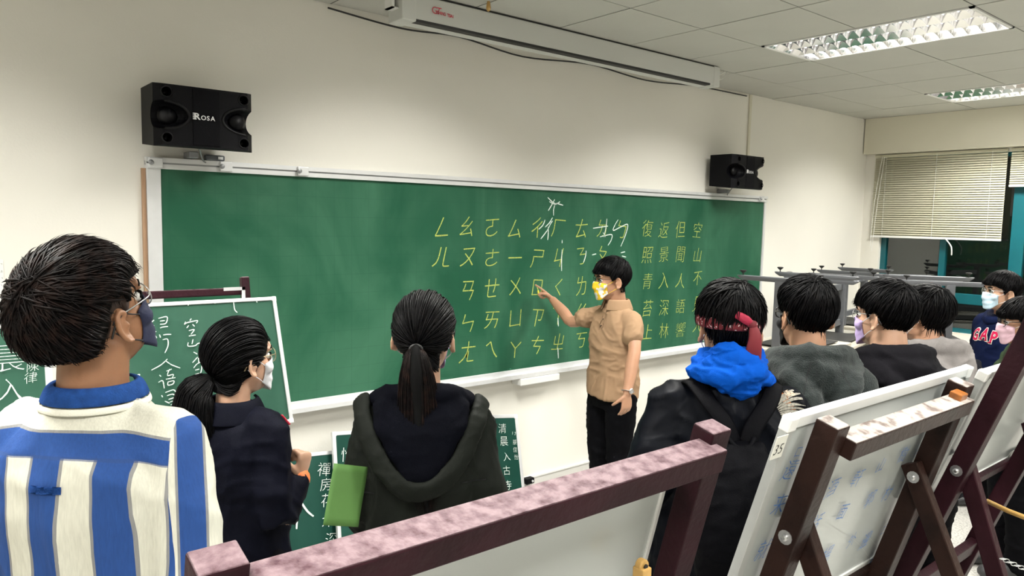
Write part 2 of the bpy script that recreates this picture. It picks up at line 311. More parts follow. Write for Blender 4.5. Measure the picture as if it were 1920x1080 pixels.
# troffers with parabolic louvres
def troffer(i, j, lab):
    xa, xb, yb, ya = gx(i)+.006, gx(i+1)-.006, gy(j)-.006, gy(j+2)+.006
    t = empty('ceiling_light', ((xa+xb)/2, (ya+yb)/2, CH), 0, lab, 'ceiling light', 'troffers recessed in the ceiling')
    cx, cy = (xa+xb)/2, (ya+yb)/2; W, Ln = (xb-xa)/2, (yb-ya)/2
    f = MB(); g = MB()
    for s in (-1, 1):
        f.box((s*W, -Ln, -.006), (s*(W-.020), Ln, .07)); f.box((-W, s*Ln, -.006), (W, s*(Ln-.020), .07))
        g.box((s*(W-.020), -Ln, -.004), (s*(W-.022), Ln, .068)); g.box((-W, s*(Ln-.020), -.004), (W, s*(Ln-.022), .068))
    mk('reflector', g, 'mirror', t)
    f.box((-W, -Ln, .07), (W, Ln, .08)); mk('frame', f, 'whitep', t)
    for k in range(3):
        x = -W+2*W*(k+.5)/3
        mk('tube', MB().tube([(x, -Ln+.05, .062), (x, Ln-.05, .062)], .006, seg=8), pm('tube_end_white', (0.8, 0.8, 0.8), 0.3) if 'tube_end_white' not in bpy.data.materials else bpy.data.materials['tube_end_white'], t)
    nb = 16
    for k in range(1, nb):
        y = -Ln+2*Ln*k/nb; b = MB()
        for q in range(3):
            x0 = -W+.022+(2*W-.044)*q/3; x1 = x0+(2*W-.044)/3
            V = []; n = 6
            for a in range(n+1):
                u = a/n; xx = x0+(x1-x0)*u; dip = .018*math.sin(PI*u)
                V += [(xx, y-.010+.0, .034), (xx, y, -.004+dip), (xx, y+.010, .034)]
            b.add(V, [(3*a, 3*a+1, 3*a+4, 3*a+3) for a in range(n)]+[(3*a+1, 3*a+2, 3*a+5, 3*a+4) for a in range(n)])
        mk('louvre_blade', b, 'mirror', t)
    for q in (1, 2):
        x = -W+.022+(2*W-.044)*q/3
        mk('louvre_spine', MB().add([(x-.016, -Ln+.02, .045), (x-.016, Ln-.02, .045), (x, -Ln+.02, -.004), (x, Ln-.02, -.004), (x+.016, -Ln+.02, .045), (x+.016, Ln-.02, .045)], [(0, 1, 3, 2), (2, 3, 5, 4)]), 'mirror', t)
    return t
for (i, j) in FIX:
    lab = 'bright recessed louvred ceiling light nearer the camera, above the right speaker' if (i, j) == (1, 2) else 'louvred ceiling light at the far right near the blinds' if (i, j) == (5, 2) else None
    if lab: troffer(i, j, lab)
    else:
        t = troffer(i, j, 'louvred ceiling light in the '+('row by the chalkboard' if j == 2 else 'back row')+{-7: ' by the left wall', -3: ' left of the middle', 1: ' right of the middle', 5: ' by the windows'}[i])
# window wall on the right
WZ0, WZ1 = 0.885, 2.62
wr = MB().box((X1, Y1, 0), (X1+.15, 0, WZ0)).box((X1, Y1, WZ1), (X1+.15, 0, CH+.3)).box((X1, -.19, WZ0), (X1+.15, 0, WZ1)).box((X1, Y1, WZ0), (X1+.15, Y1+1.6, WZ1))
struct('wall_right', wr, 'wall')
struct('trim_2', MB().box((X1-.10, Y1, 2.655), (X1+.0, -.012, CH-.002)), 'soffit')      # boxed beam above the blinds
struct('trim_3', MB().box((X1-.05, Y1, WZ0-.035), (X1+.02, -.05, WZ0)), 'whitep')       # window sill
win = struct('window_1', MB().box((X1+.05, -5.0, WZ0), (X1+.10, -.19, WZ0+.04)).box((X1+.05, -5.0, WZ1-.04), (X1+.10, -.19, WZ1)), 'teal')
ys = [-.215, -.79, -1.42, -2.05, -2.7, -3.3, -3.9, -4.5]
for y in ys:
    wd = .055 if y in (-1.42, -2.7) else .028
    mk('mullion', MB().box((X1+.045, y-wd, WZ0), (X1+.105, y+wd, WZ1)), 'teal', win, bevel=.003)
for a, b in zip(ys, ys[1:]):
    mk('transom', MB().box((X1+.04, b+.03, 1.17), (X1+.09, a-.03, 1.27)), 'teal', win, bevel=.003)
    mk('pane', MB().box((X1+.070, b+.03, WZ0+.04), (X1+.074, a-.03, WZ1-.04)), 'pane', win)
# dark building across the yard behind the glass
struct('wall_outside', MB().box((X1+2.2, -8, -1), (X1+2.3, 2, 5)), pm('outside_wall', (0.055, 0.050, 0.048), .9))
# venetian blinds
def blind(y0, y1, zb, zt, tilt, n, label, askew=0.0):
    X = X1-.02; t = empty('venetian_blind', (X, (y0+y1)/2, zt), 0, label, 'blind'); L2 = abs(y1-y0)/2
    mk('head_rail', MB().box((-.015, -L2, -.03), (.015, L2, 0)), 'blind', t, bevel=.003)
    sl = None
    for k in range(n):
        z = -.045-(zt-zb-.06)*k/(n-1)
        V = []; c, s = math.cos(tilt), math.sin(tilt)
        for yy in (-L2, L2):
            for u in (-1, -.33, .33, 1): V.append((u*.0135*c+.002*(1-u*u)*s, yy, u*.0135*s-.0+.002*(1-u*u)*c))
        if sl is None: sl = mesh_of(MB().add(V, [(0, 1, 5, 4), (1, 2, 6, 5), (2, 3, 7, 6)]), 'slat'); sl.materials.append(M['blind']); sl.shade_smooth()
        o = bpy.data.objects.new('slat', sl); COL.objects.link(o); o.parent = t; o.location = (0, 0, z); o.rotation_euler = (askew*(k/n), 0, 0)
    mk('bottom_rail', MB().box((-.013, -L2, -(zt-zb)-.008), (.013, L2, -(zt-zb)+.012)), 'whitep', t, bevel=.003).rotation_euler = (askew, 0, 0)
    for u in (-.8, 0, .8): mk('ladder_cord', MB().tube([(-.016, u*L2, -.02), (-.016, u*L2, -(zt-zb))], .0016, seg=5), 'whitep', t)
    return t
b1 = blind(-1.31, -.105, 1.80, 2.645, 0.95, 36, 'beige venetian blind half lowered over the corner window')
mk('pull_cord', MB().tube([(-.02, .50, -.02), (-.022, .54, -.45), (-.03, .57, -1.0)], .0025, seg=5, sub=4), 'whitep', b1)
mk('pull_cord', MB().tube([(-.03, .52, -.02), (-.032, .57, -.5), (-.03, .585, -.95)], .0025, seg=5, sub=4), 'whitep', b1)
mk('cord_hook', MB().tube([(-.02, -.13, -.84), (-.02, -.18, -.90), (-.03, -.2, -.94), (-.02, -.2, -1.0)], .006, seg=6, sub=3), 'whitep', b1)
blind(-2.6, -1.34, 2.30, 2.645, 0.9, 15, 'short raised venetian blind at the right edge of the photo')
# conduit, cable along the ceiling, crack, papers
def pz(px, py, Y=0.0): return at_y(px, py, Y)
tr = mk('cable_trunking', MB().box((5.665, -.016, 2.44), (5.695, 0, CH)), 'soffit', bevel=.003); tag(tr, 'narrow beige cable trunking running from the ceiling down to the right speaker', 'trunking')
pts = [(1.75, -.03, 2.99), (2.2, -.02, 2.965), (2.6, -.02, 2.985), (3.1, -.02, 2.945), (3.7, -.02, 2.985), (4.3, -.02, 2.955), (4.9, -.02, 2.99), (5.6, -.02, 2.995)]
tag(mk('loose_cable', MB().tube(pts, .005, seg=6, sub=6), 'rubber', smooth=True), 'thin black cable sagging along the top of the wall under the ceiling', 'cable')
# ================================================================ MAIN CHALKBOARD
bx0, bx1, bz0, bz1 = 0.909, 5.942, 0.898, 2.099
cb = empty('chalkboard', ((bx0+bx1)/2, 0, bz0), 0, 'long green chalkboard on the wall covered with yellow chalk phonetic symbols', 'chalkboard')
def W2(o, p=cb):            # keep world coordinates for meshes built in them
    o.location = -Vector(p.location); return o
W2(mk('board_panel', MB().box((bx0, -.022, bz0), (bx1, -.002, bz1)), 'green', cb))
W2(mk('frame_rail', MB().box((bx0-.065, -.04, bz1+.0), (bx1+.03, -.002, bz1+.022)).box((bx0-.065, -.045, bz1+.030), (bx1+.03, -.002, bz1+.052)).box((bx0-.065, -.030, bz1+.018), (bx1+.03, -.002, bz1+.034)), 'alu', cb))
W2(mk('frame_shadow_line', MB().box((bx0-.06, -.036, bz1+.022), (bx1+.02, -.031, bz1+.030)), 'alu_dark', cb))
W2(mk('frame_side', MB().box((bx0-.062, -.032, bz0-.03), (bx0, -.002, bz1)), 'alu', cb, bevel=.002))
W2(mk('frame_side', MB().box((bx1, -.032, bz0-.03), (bx1+.028, -.002, bz1)), 'alu', cb, bevel=.002))
W2(mk('edge_strip', MB().box((bx0-.080, -.020, bz0-.03), (bx0-.063, -.002, bz1)), 'brown_strip', cb))
tm = MB().box((bx0-.062, -.085, bz0-.050), (bx1+.028, -.002, bz0-.036)).box((bx0-.062, -.090, bz0-.050), (bx1+.028, -.080, bz0-.022)).box((bx0-.062, -.028, bz0-.04), (bx1+.028, -.002, bz0))
W2(mk('chalk_tray', tm, 'alu', cb, bevel=.002))
for px, py in ((292, 306), (424, 314), (568, 325), (1428, 378)):
    p = at_y(px, py, -.05); W2(mk('rail_bracket', MB().box((p[0]-.03, -.058, bz1+.004), (p[0]+.03, -.04, bz1+.05)), 'alu', cb, bevel=.004))
    W2(mk('rail_screw', MB().lathe([(.012, 0), (.012, .006), (.004, .009)], (p[0]-.022, -.058, bz1+.027), 10, rotm('x', PI/2)), 'alu_dark', cb))
# writing
RX, UZ = np.array((1., 0, 0)), np.array((0, 0, 1.)); YB = -.0232
cols = [(829, 'ㄥㄦ', (425, 482)), (877, 'ㄠㄡㄢㄣㄤ', (424, 482, 545, 606, 660)), (922, 'ㄛㄜㄝㄞㄟ', (427, 483, 540, 600, 656)), (966, 'ㄙ一ㄨㄩㄚ', (429, 483, 537, 597, 656)),
        (1007, 'ㄔㄕㄖㄗㄘ', (427, 485, 540, 596, 647)), (1047, 'ㄏㄐㄑㄒㄓ', (428, 482, 538, 592, 640)), (1090, 'ㄊㄋㄌㄍㄎ', (428, 480, 536, 585, 638)), (1129, 'ㄉㄆㄇ', (428, 478, 535)), (1166, 'ㄅ', (430,)), (1166, '玉', (477,)),
        (1214, '復照青苔上', (428, 478, 527, 578, 622)), (1245, '返景入深林', (431, 477, 526, 577, 620)), (1276, '但聞人語響', (430, 477, 526, 574, 618)), (1308, '空山不見人', (431, 478, 522, 570, 610))]
for px, s, yy in cols:
    for ch, py in zip(s, yy):
        if ch == '玉': continue
        P = at_y(px, py, YB); han = px > 1200; ywr = MB()
        put(ywr, ch, P, RX, UZ, .150 if not han else .138, slant=.12+random.uniform(-.05, .05), rot=random.uniform(-.06, .06), sx=(.92 if not han else .95)*random.uniform(.92, 1.05), sy=random.uniform(.93, 1.08)*(1.0 if ch != '一' else 1), off=-.014 if not han else -.016, wob=.015)
        W2(mk('yellow_character', ywr, 'chalk_y', cb))
NB = (0, -1, 0)
def bs(pp, w=.0075, Y=YB-.0004): wwr = MB(); stroke(wwr, [at_y(x, y, Y) for x, y in pp], w, NB); W2(mk('white_chalk_stroke', wwr, 'chalk_w', cb))
for pp in ([(1027, 370), (1035, 378), (1043, 383)], [(1040, 374), (1034, 385), (1028, 395)], [(1043, 381), (1050, 383), (1056, 385)], [(1040, 385), (1038, 393), (1038, 404)], [(1030, 378), (1041, 383), (1050, 378)],
           [(1036, 408), (1030, 418), (1022, 426)], [(1032, 420), (1026, 432), (1014, 448)], [(1028, 425), (1028, 438), (1027, 450)], [(1036, 414), (1032, 420)], [(1022, 412), (1018, 422), (1010, 430)],
           [(1112, 428), (1125, 426), (1140, 424)], [(1138, 410), (1136, 428), (1132, 444)], [(1125, 444), (1133, 442), (1147, 440), (1146, 450), (1140, 460)], [(1131, 436), (1135, 444)],
           [(1159, 412), (1153, 422), (1150, 432), (1165, 425), (1177, 421), (1173, 440), (1164, 462)],
           [(1054, 450), (1054, 456)], [(1054, 468), (1053, 486), (1053, 508)], [(1099, 470), (1098, 480), (1094, 492)], [(1046, 596), (1047, 612)], [(1046, 652), (1047, 672)], [(1164, 474), (1172, 472)], [(1166, 480), (1174, 482)], [(1110, 478), (1118, 476)]):
    bs(pp)
# small things on and under the board
p = at_y(1006, 704, -.05)
sb = MB().box((p[0]-.18, -.10, .800), (p[0]+.17, -.004, .846)); tag(mk('eraser_box', sb, 'whitep', bevel=.006), 'small off-white box fixed under the chalk tray left of the teacher', 'box')
p = at_y(402, 304, -.03); q = MB().box((p[0]-.045, -.05, bz1+.053), (p[0]+.045, -.012, bz1+.080))
ro = mk('remote_receiver', q, pm('grey_plastic', (.09, .10, .11), .4), bevel=.006); tag(ro, 'small grey receiver box lying on the chalkboard top rail', 'receiver')
mk('button_panel', MB().box((p[0]+.012, -.0515, bz1+.060), (p[0]+.035, -.0495, bz1+.073)), 'alu', ro)
p = at_y(992, 887, -.03); q = mk('wall_clip', MB().box((p[0]-.035, -.05, .085), (p[0]+.035, -.003, .125)), 'black', bevel=.005); tag(q, 'small black metal clip at the skirting beside the right leaning chalkboard', 'clip')
mk('bolt', MB().lathe([(.008, 0), (.008, .006)], (p[0]+.015, -.05, .105), 10, rotm('x', PI/2)), 'alu', q)
# ================================================================ SPEAKERS
def speaker(x0, x1, lab, nm='ROSA'):
    z0, z1, yb, yf = 2.185, 2.455, -.06, -.30
    t = empty('wall_speaker', ((x0+x1)/2, 0, z0), 0, lab, 'speaker', 'wall speakers above the chalkboard'); W = (x1-x0)/2; H = z1-z0
    me = mesh_of(MB().add([(-W, yb, 0.02), (W-.05, yb, 0.02), (W-.05, yb, H), (-W, yb, H), (-W, yf+.035, 0), (W, yf+.035, 0), (W, yf+.035, H), (-W, yf+.035, H), (-W+.03, yf, .004), (W-.03, yf, .004), (W-.03, yf, H-.004), (-W+.03, yf, H-.004)],
        [(0, 1, 2, 3)[::-1], (0, 3, 7, 4)[::-1], (1, 5, 6, 2)[::-1], (0, 4, 5, 1)[::-1], (3, 2, 6, 7)[::-1], (4, 7, 11, 8)[::-1], (5, 9, 10, 6)[::-1], (4, 8, 9, 5)[::-1], (7, 6, 10, 11)[::-1], (8, 11, 10, 9)[::-1]]), 'cabinet')
    bm = bmesh.new(); bm.from_mesh(me); bmesh.ops.recalc_face_normals(bm, faces=bm.faces[:]); bm.to_mesh(me); bm.free()
    cut = MB(); zc = H*.5
    for s in (-1, 1):
        cut.ell((s*(W-.005), yf-.005, zc), (.135, .085, .062), nu=28, nv=16)
        for dz in (-1, 1): cut.lathe([(.021, -.06), (.021, .06)], (s*(W-.048), yf, zc+dz*.098), 18, rotm('x', PI/2))
    co = bpy.data.objects.new('c', mesh_of(cut, 'c')); COL.objects.link(co)
    me2 = evaluated(me, [('BOOLEAN', dict(object=co, operation='DIFFERENCE', solver='EXACT', use_self=True))]); bpy.data.objects.remove(co)
    mk('cabinet', me2, 'black', t, bevel=.002)
    mk('grille', MB().box((-W+.155, yf-.003, .012), (W-.155, yf+.004, H-.012)), 'blackgr', t, bevel=.002)
    for s in (-1, 1):
        R = [(s*(W-.030)-s*.112*math.cos(a), yf+.002+.05*max(0, -math.cos(a))*0, zc+.060*math.sin(a)) for a in np.linspace(-1.45, 1.45, 17)]
        mk('horn_rim', MB().tube(R, (.007,)*17, seg=8), 'horn', t, smooth=True)
        mk('horn_cone', MB().lathe([(.045, .0), (.03, .012), (.012, .02), (.002, .022)], (s*(W-.065), yf+.055, zc), 20, rotm('x', PI/2)), 'horn', t, smooth=True)
        for dz in (-1, 1):
            a = np.linspace(0, 2*PI, 20, endpoint=False)
            mk('port_ring', MB().tube([(s*(W-.048)+.022*math.cos(x), yf-.001, zc+dz*.098+.022*math.sin(x)) for x in a], .003, up=(0, 1, 0), seg=6, closed=True), 'horn', t, smooth=True)
            mk('port_cone', MB().lathe([(.019, 0), (.004, .016)], (s*(W-.048), yf+.045, zc+dz*.098), 14, rotm('x', PI/2)), 'horn', t, smooth=True)
    lg = MB(); x = -.040
    put(lg, 'R', (x, yf-.005, zc+.004), RX, UZ, .040, sx=1.15, off=.02); x += .026
    for ch in 'OSA': put(lg, ch, (x, yf-.005, zc), RX, UZ, .028, sx=1.0, off=.016); x += .020
    for k in range(4): lg.box((-.060, yf-.0052, zc-.010+k*.008), (-.044, yf-.005, zc-.006+k*.008))
    mk('logo', lg, 'silver_ink', t)
    mk('wall_bracket', MB().box((-.05, -.07, .06), (.05, 0, .2)).box((-.02, -.10, -.03), (.02, 0, .0)), 'alu_dark', t, bevel=.003)
    c = MB().tube([(.02, -.12, .01), (.06, -.05, -.04), (.13, -.012, -.065), (.2, -.01, -.07)], .004, seg=6, sub=5); mk('speaker_cable', c, 'alu_dark', t, smooth=True)
    return t
speaker(.825, 1.252, 'black wall speaker at upper left above the chalkboard corner')
speaker(5.075, 5.50, 'black wall speaker at the right end of the chalkboard')
# ================================================================ PROJECTION SCREEN HOUSING
hx0, hx1 = 1.93, 4.53
ph = empty('projection_screen', ((hx0+hx1)/2, -.44, 2.875), 0, 'long white projection screen housing hung along the ceiling above the chalkboard', 'projection screen')
def WW(o, p): o.location = -Vector(p.location); return o
WW(mk('housing', MB().box((hx0, -.50, 2.880), (hx1, -.37, CH-.008)), 'housing', ph, bevel=.008, seg=3), ph)
WW(mk('slot', MB().box((hx0+.03, -.503, 2.876), (hx1-.10, -.455, 2.890)), 'rubber', ph, bevel=.003), ph)
WW(mk('top_gap', MB().box((hx0+.02, -.497, CH-.010), (hx1-.02, -.38, CH-.002)), 'rubber', ph), ph)
WW(mk('end_cap', MB().box((hx0-.012, -.507, 2.874), (hx0+.07, -.365, CH-.004)), 'housing', ph, bevel=.006), ph)
WW(mk('end_cap', MB().box((hx1-.06, -.504, 2.874), (hx1+.008, -.365, CH-.004)), 'housing', ph, bevel=.006), ph)
WW(mk('bracket', MB().box((hx0-.05, -.47, 2.93), (hx0-.035, -.40, CH)).box((hx0-.05, -.47, 2.93), (hx0, -.40, 2.935)), 'whitep', ph), ph)
lg = MB(); x = 2.155
a = at_y(815, 19, -.509); put(lg, 'G', a, RX, UZ, .05, off=.0)
put(lg, 'T', a+np.array((.025, 0, .0)), RX, UZ, .05, slant=.2, off=.0)
for k, ch in enumerate('CHING TSAI'):
    q = at_y(821+k*3.2, 22+k*.9, -.509)
    if ch != ' ': put(lg, ch, (q[0], -.509, q[2]-.003), RX, UZ, .021, sx=.95, off=.035)
WW(mk('logo', lg, 'red_ink', ph), ph)
WW(mk('cable_tail', MB().tube([(hx1, -.43, 2.96), (hx1+.10, -.43, 2.985), (hx1+.16, -.43, CH-.004)], .004, seg=6, sub=4).tube([(hx1, -.45, 2.93), (hx1+.12, -.44, 2.955), (hx1+.19, -.43, CH-.004)], .003, seg=6, sub=4), 'whitep', ph, smooth=True), ph)
pk = at_y(916, 8, -.62)
pp_ = empty('pull_toggle', (pk[0], pk[1], pk[2]), 0, 'ochre wooden drop toggle hanging in front of the screen housing', 'toggle')
mk('toggle', MB().lathe([(.002, .035), (.005, .03), (.007, .02), (.011, -.005), (.0125, -.018), (.010, -.03), (.004, -.036)], seg=14), 'ochre', pp_, smooth=True)
mk('cord', MB().tube([(0, 0, .03), (0, 0, CH-pk[2]+.01)], .0015, seg=5), 'whitep', pp_)
# papers on the wall at the far left
def sheet(px0, py0, px1, py1, name, lab, seed):
    a = at_y(px0, py0, -.004); b = at_y(px1, py1, -.004); t = empty(name, (a[0], 0, a[2]), 0, lab, 'poster')
    w_, h_ = b[0]-a[0], .26; mk('sheet', MB().box((0, -.004, -h_), (w_, -.001, 0)), 'paper', t)
    tx = MB()
    for r in range(8):
        for c in range(8): put(tx, random.choice('一丶丿ㄱ乀上下人大小'), (w_*(c+.6)/8.2, -.0046, -.02-r*.03), RX, UZ, .010, off=.01)
    mk('print', tx, 'ink', t)
sheet(105, 466, 198, 466, 'stroke_chart', 'white printed stroke chart on the wall behind the striped shirt', 1)
sheet(-50, 487, 6, 487, 'wall_notice', 'edge of a white notice on the wall at the far left', 2)
# ================================================================ SMALL CHALKBOARDS, EASELS
def framed_board(name, lab, cat, P, R, U, w, h, mat, fw, fmat, group=None, th=.022, cap=True, side=None):
    # P = top right corner facing the viewer of the panel; R right, U up (unit vectors); front normal = R x U flipped towards the viewer
    P, R, U = (np.array(a, float) for a in (P, R, U)); R /= np.linalg.norm(R); U /= np.linalg.norm(U); Nn = np.cross(R, U)    # towards the viewer
    t = empty(name, P-R*w/2-U*h, 0, lab, cat, group)
    T0 = P-R*w/2-U*h; RM = np.stack([R, -Nn, U], 1)
    def pl(nm, mb, mt, **k): mb.xf(RM, (0, 0, 0)); return mk(nm, mb, mt, t, **k)
    pl('panel', MB().box((-w/2+.004, .004, .004), (w/2-.004, th-.004, h-.004)), mat)
    sm = side or fmat
    pl('frame_rail', MB().box((-w/2, 0, h-fw), (w/2, th, h)), fmat, bevel=.002); pl('frame_rail', MB().box((-w/2, 0, 0), (w/2, th, fw)), fmat, bevel=.002)
    pl('frame_side', MB().box((-w/2, -.001, fw), (-w/2+fw, th, h-fw)), sm, bevel=.002); pl('frame_side', MB().box((w/2-fw, -.001, fw), (w/2, th, h-fw)), sm, bevel=.002)
    if cap:
        for sx in (-1, 1):
            for z in (0, h-fw*1.15): pl('corner_cap', MB().box((sx*w/2+sx*.001, -.0022, z-.0012), (sx*(w/2-fw*1.2), th+.001, z+fw*1.15+.0012)), 'whitep', bevel=.003)
    def write(chars, mt, nm='character', off=-.012, wob=.02, slant=.1, rnd=.05):
        for (ch, px, py, size) in chars:
            Q = hit(px, py, P+Nn*.0012, Nn); mb = MB(); put(mb, ch, Q-T0, R, U, size, slant=slant+random.uniform(-rnd, rnd), rot=random.uniform(-rnd, rnd), off=off, wob=wob); mk(nm, mb, mt, t)
    def draw(lines, mt, wd, nm='chalk_stroke'):
        for pp in lines: mb = MB(); stroke(mb, [hit(x, y, P+Nn*.0012, Nn)-T0 for x, y in pp], wd, Nn); mk(nm, mb, mt, t)
    t2 = dict(t=t, write=write, draw=draw, P=P, N=Nn, R=R, U=U, T0=T0, pl=pl); return t2
def lean(a): return np.array((0, math.sin(a), math.cos(a)))     # up direction of a board whose top leans away from the camera
# chalkboards leaning on the wall
# right one
TR = at_y(970, 777, -.13); TL = at_y(880, 788, -.13); U = at_y(970, 777, -.13)-at_y(985, 925, -.31); U = U/np.linalg.norm(U)
Rr = np.array((1, 0, 0.0)); Rr = Rr-U*(Rr@U)
B = framed_board('leaning_chalkboard', 'small dark green chalkboard leaning on the wall right of the olive parka', 'chalkboard', TR, Rr, U, .62, .66, 'green3', .022, 'alu')
B['write']([('清', 942, 803, .068), ('晨', 945, 827, .068), ('入', 950, 856, .062), ('古', 950, 882, .062), ('寺', 952, 910, .066), ('初', 920, 806, .066), ('日', 924, 834, .056), ('照', 928, 860, .064), ('高', 931, 887, .064), ('林', 934, 912, .066), ('處', 915, 921, .056),
            ('蔡', 965, 829, .036), ('佳', 966, 843, .036), ('怡', 968, 857, .036), ('1', 961, 812, .03), ('7', 966, 813, .03)], 'chalk_w')
# middle pair
def wallboard(pxr, pyr, pxb, pyb, w, h, lab, chars, ytop, ybot):
    TR = at_y(pxr, pyr, ytop); U = TR-at_y(pxb, pyb, ybot); U = U/np.linalg.norm(U); Rr = np.array((1, 0, 0.0)); Rr = Rr-U*(Rr@U)
    B = framed_board('leaning_chalkboard', lab, 'chalkboard', TR, Rr, U, w, h, 'green3', .020, 'alu'); B['write'](chars, 'chalk_w'); return B
B = wallboard(640, 843, 655, 1012, .75, .68, 'leaning green chalkboard with a large half written character, nearest the woman in navy', [('禪', 608, 880, .080), ('房', 611, 908, .072), ('花', 614, 938, .076), ('木', 616, 975, .080), ('深', 622, 1012, .08)], -.10, -.28)
B['draw']([[(559, 918), (558, 955), (556, 992)], [(548, 922), (560, 935), (576, 958), (588, 968)]], 'chalk_w', .011)
B = wallboard(870, 795, 886, 960, .86, .68, 'chalkboard with one corner showing behind the green paper sheet', [('惟', 652, 852, .085), ('一', 650, 985, .05)], -.16, -.34)
# ---- wooden easels
def easel(lab, x0, x1, yt, zt, a, wood, topwood, pw=.058, pd=.045, hind=.55, rail_drop=.05, zbolt=None, rails=None, cross=True, sgn=1, hy=None, rh=.05, rd=.055):
    # uprights lean so that their tops come towards -y (sgn 1) by angle a; hind legs bolted to their inner sides
    U = np.array((0, -sgn*math.sin(a), math.cos(a))); V = np.array((0, -sgn*math.cos(a), -math.sin(a)))   # V: out towards the rear
    t = empty('easel', ((x0+x1)/2, yt+zt*math.tan(a)*sgn, 0), 0, lab, 'easel'); T0 = np.array(t.location)
    L = zt/math.cos(a); top = lambda x: np.array((x, yt, zt))
    X = np.array((1., 0, 0))
    for x in (x0, x1):
        p = mk('post', MB().beam(top(x)-T0, top(x)-U*L-T0, pw, pd, up=V), wood, t, bevel=.003)
        mk('post_end', MB().beam(top(x)+U*.0015-T0, top(x)-U*.004-T0, pw-.003, pd-.003, up=V), topwood, p, bevel=.002)
    c = top(x0)-U*rail_drop
    ra = c+X*(pw/2 if rails is None else rails[0]); rb = top(x1)-U*rail_drop-X*pw/2
    r = mk('top_rail', MB().beam(ra+V*(pd/2-.002)-T0, rb+V*(pd/2-.002)+X*(.02)-T0, rd, rh, up=U), wood, t, bevel=.003)
    mk('worn_top', MB().beam(ra+V*(pd/2-.002)+U*(rh/2)-T0+X*.002, rb+V*(pd/2-.002)+U*(rh/2)+X*.018-T0, rd-.004, .0025, up=U), topwood, r)
    if cross:
        for dd in (.95, 1.25): q = top(x0)-U*dd; q2 = top(x1)-U*dd; mk('cross_rail', MB().beam(q+X*pw/2-T0, q2-X*pw/2-T0, .028, .06, up=U), wood, t, bevel=.003)
        q = top(x0)-U*.62-V*.05; q2 = top(x1)-U*.62-V*.05; mk('ledge', MB().beam(q-X*.03-T0, q2+X*.03-T0, .06, .03, up=U), wood, t, bevel=.003)
    zb = zbolt or zt-.32
    for x, s in ((x0, 1), (x1, -1)):
        b = top(x)-U*((zt-zb)/math.cos(a)); xi = x+s*(pw/2+.019)*(1 if hy is None else hy)
        b0 = np.array((xi, b[1], b[2])); e = np.array((xi, b[1]-sgn*hind, .012))
        d = (b0-e)/np.linalg.norm(b0-e)
        mk('hind_leg', MB().beam(b0+d*.035-T0, e-T0, .034, .045, up=np.cross(d, X)), wood, t, bevel=.003)
        for q, s2 in ((b0+X*s*.017, s), (np.array((x-s*pw/2, b[1], b[2])), -s)):
            bo = mk('bolt', MB().lathe([(.016, 0), (.016, .002), (.0075, .0022), (.0075, .007), (.004, .009)], q-T0, 12, rotm('y', s2*PI/2)), 'steel', t)
    return t, U, V, T0, top
# foreground easel (maroon)
zA = 1.50; pR = at_z(1338, 800, zA); pL = at_z(408, 1045, zA)
eA, U1, V1, T1, top1 = easel('large maroon wooden easel in the foreground with a dusty worn top rail', pL[0], pR[0], (pL[1]+pR[1])/2, zA, .245, 'maroon', 'maroon_worn', pw=.060, pd=.050, rail_drop=.048, zbolt=1.02, rh=.048, rd=.058)
Rr = np.array((1., 0, 0))
U = np.array((0, -math.sin(.245), math.cos(.245)))
TRb = top1(pR[0])-U1*.10-V1*.040; TRb[0] = hit(1247, 925, TRb, V1)[0]
B = framed_board('whiteboard', 'plain pale board held in the foreground maroon easel', 'whiteboard', TRb, Rr, U, TRb[0]-pL[0]-.03, .50, 'wb', .012, 'wbframe')
pk = hit(1203, 1072, top1(pR[0])+V1*.01, V1)
c = mk('peg_clip', MB().box((-.014, -.016, -.03), (.012, .012, .012)).lathe([(.013, -.008), (.013, .008)], (0, 0, .014), 16, rotm('x', PI/2)), 'ochre', None, bevel=.003); c.location = pk; tag(c, 'small ochre wooden clip on the board by the right post of the foreground easel', 'clip')
mk('pin', MB().lathe([(.005, 0), (.005, .003)], (0, -.009, .014), 10, rotm('x', PI/2)), 'rubber', c)
# second easel with the written whiteboard
zB = 1.50; a2 = .28; pL = at_z(1566, 792, zB); pR = at_z(1800, 716, zB)
eB, U2, V2, T2, top2 = easel('dark brown easel with peeling paint holding the whiteboard of blue writing', pL[0], pR[0], (pL[1]+pR[1])/2, zB, a2, 'darkwood', 'wornwood', pw=.052, pd=.050, rail_drop=.050, zbolt=1.235, rh=.042, rd=.05)
ca = mk('wedge', MB().beam(top2(pR[0])-U2*.022+V2*.02-Rr*.075-T2, top2(pR[0])-U2*.022+V2*.02-Rr*.032-T2, .030, .022, up=U2), 'amber', eB, bevel=.003)
U = U2; Pp = np.array((0, (pL[1]+pR[1])/2, zB))-V2*.036
cL = hit(1474, 815, Pp, V2); cR = hit(1818, 706, Pp, V2)
TRb = Pp+U2*.004; TRb[0] = cR[0]
B2 = framed_board('whiteboard', 'white board with faded blue handwriting and a 35 label on its corner', 'whiteboard', TRb, Rr, U, cR[0]-cL[0], .62, 'wb', .026, 'wbframe', th=.020, side='wbgrey')
chs = [('遠', 1482, 880, .048), ('来', 1462, 945, .050), ('就', 1432, 1030, .050), ('酒', 1561, 915, .046), ('話', 1530, 980, .046), ('軒', 1608, 896, .048), ('面', 1580, 960, .044), ('場', 1550, 1040, .048), ('山', 1652, 872, .040), ('郭', 1632, 935, .046), ('外', 1598, 1012, .040),
       ('樹', 1694, 852, .046), ('村', 1664, 925, .046), ('邊', 1624, 1012, .048), ('綠', 1722, 848, .04), ('合', 1660, 990, .04), ('斜', 1636, 1052, .04), ('田', 1700, 920, .034), ('心', 1745, 800, .036), ('口', 1497, 848, .026)]
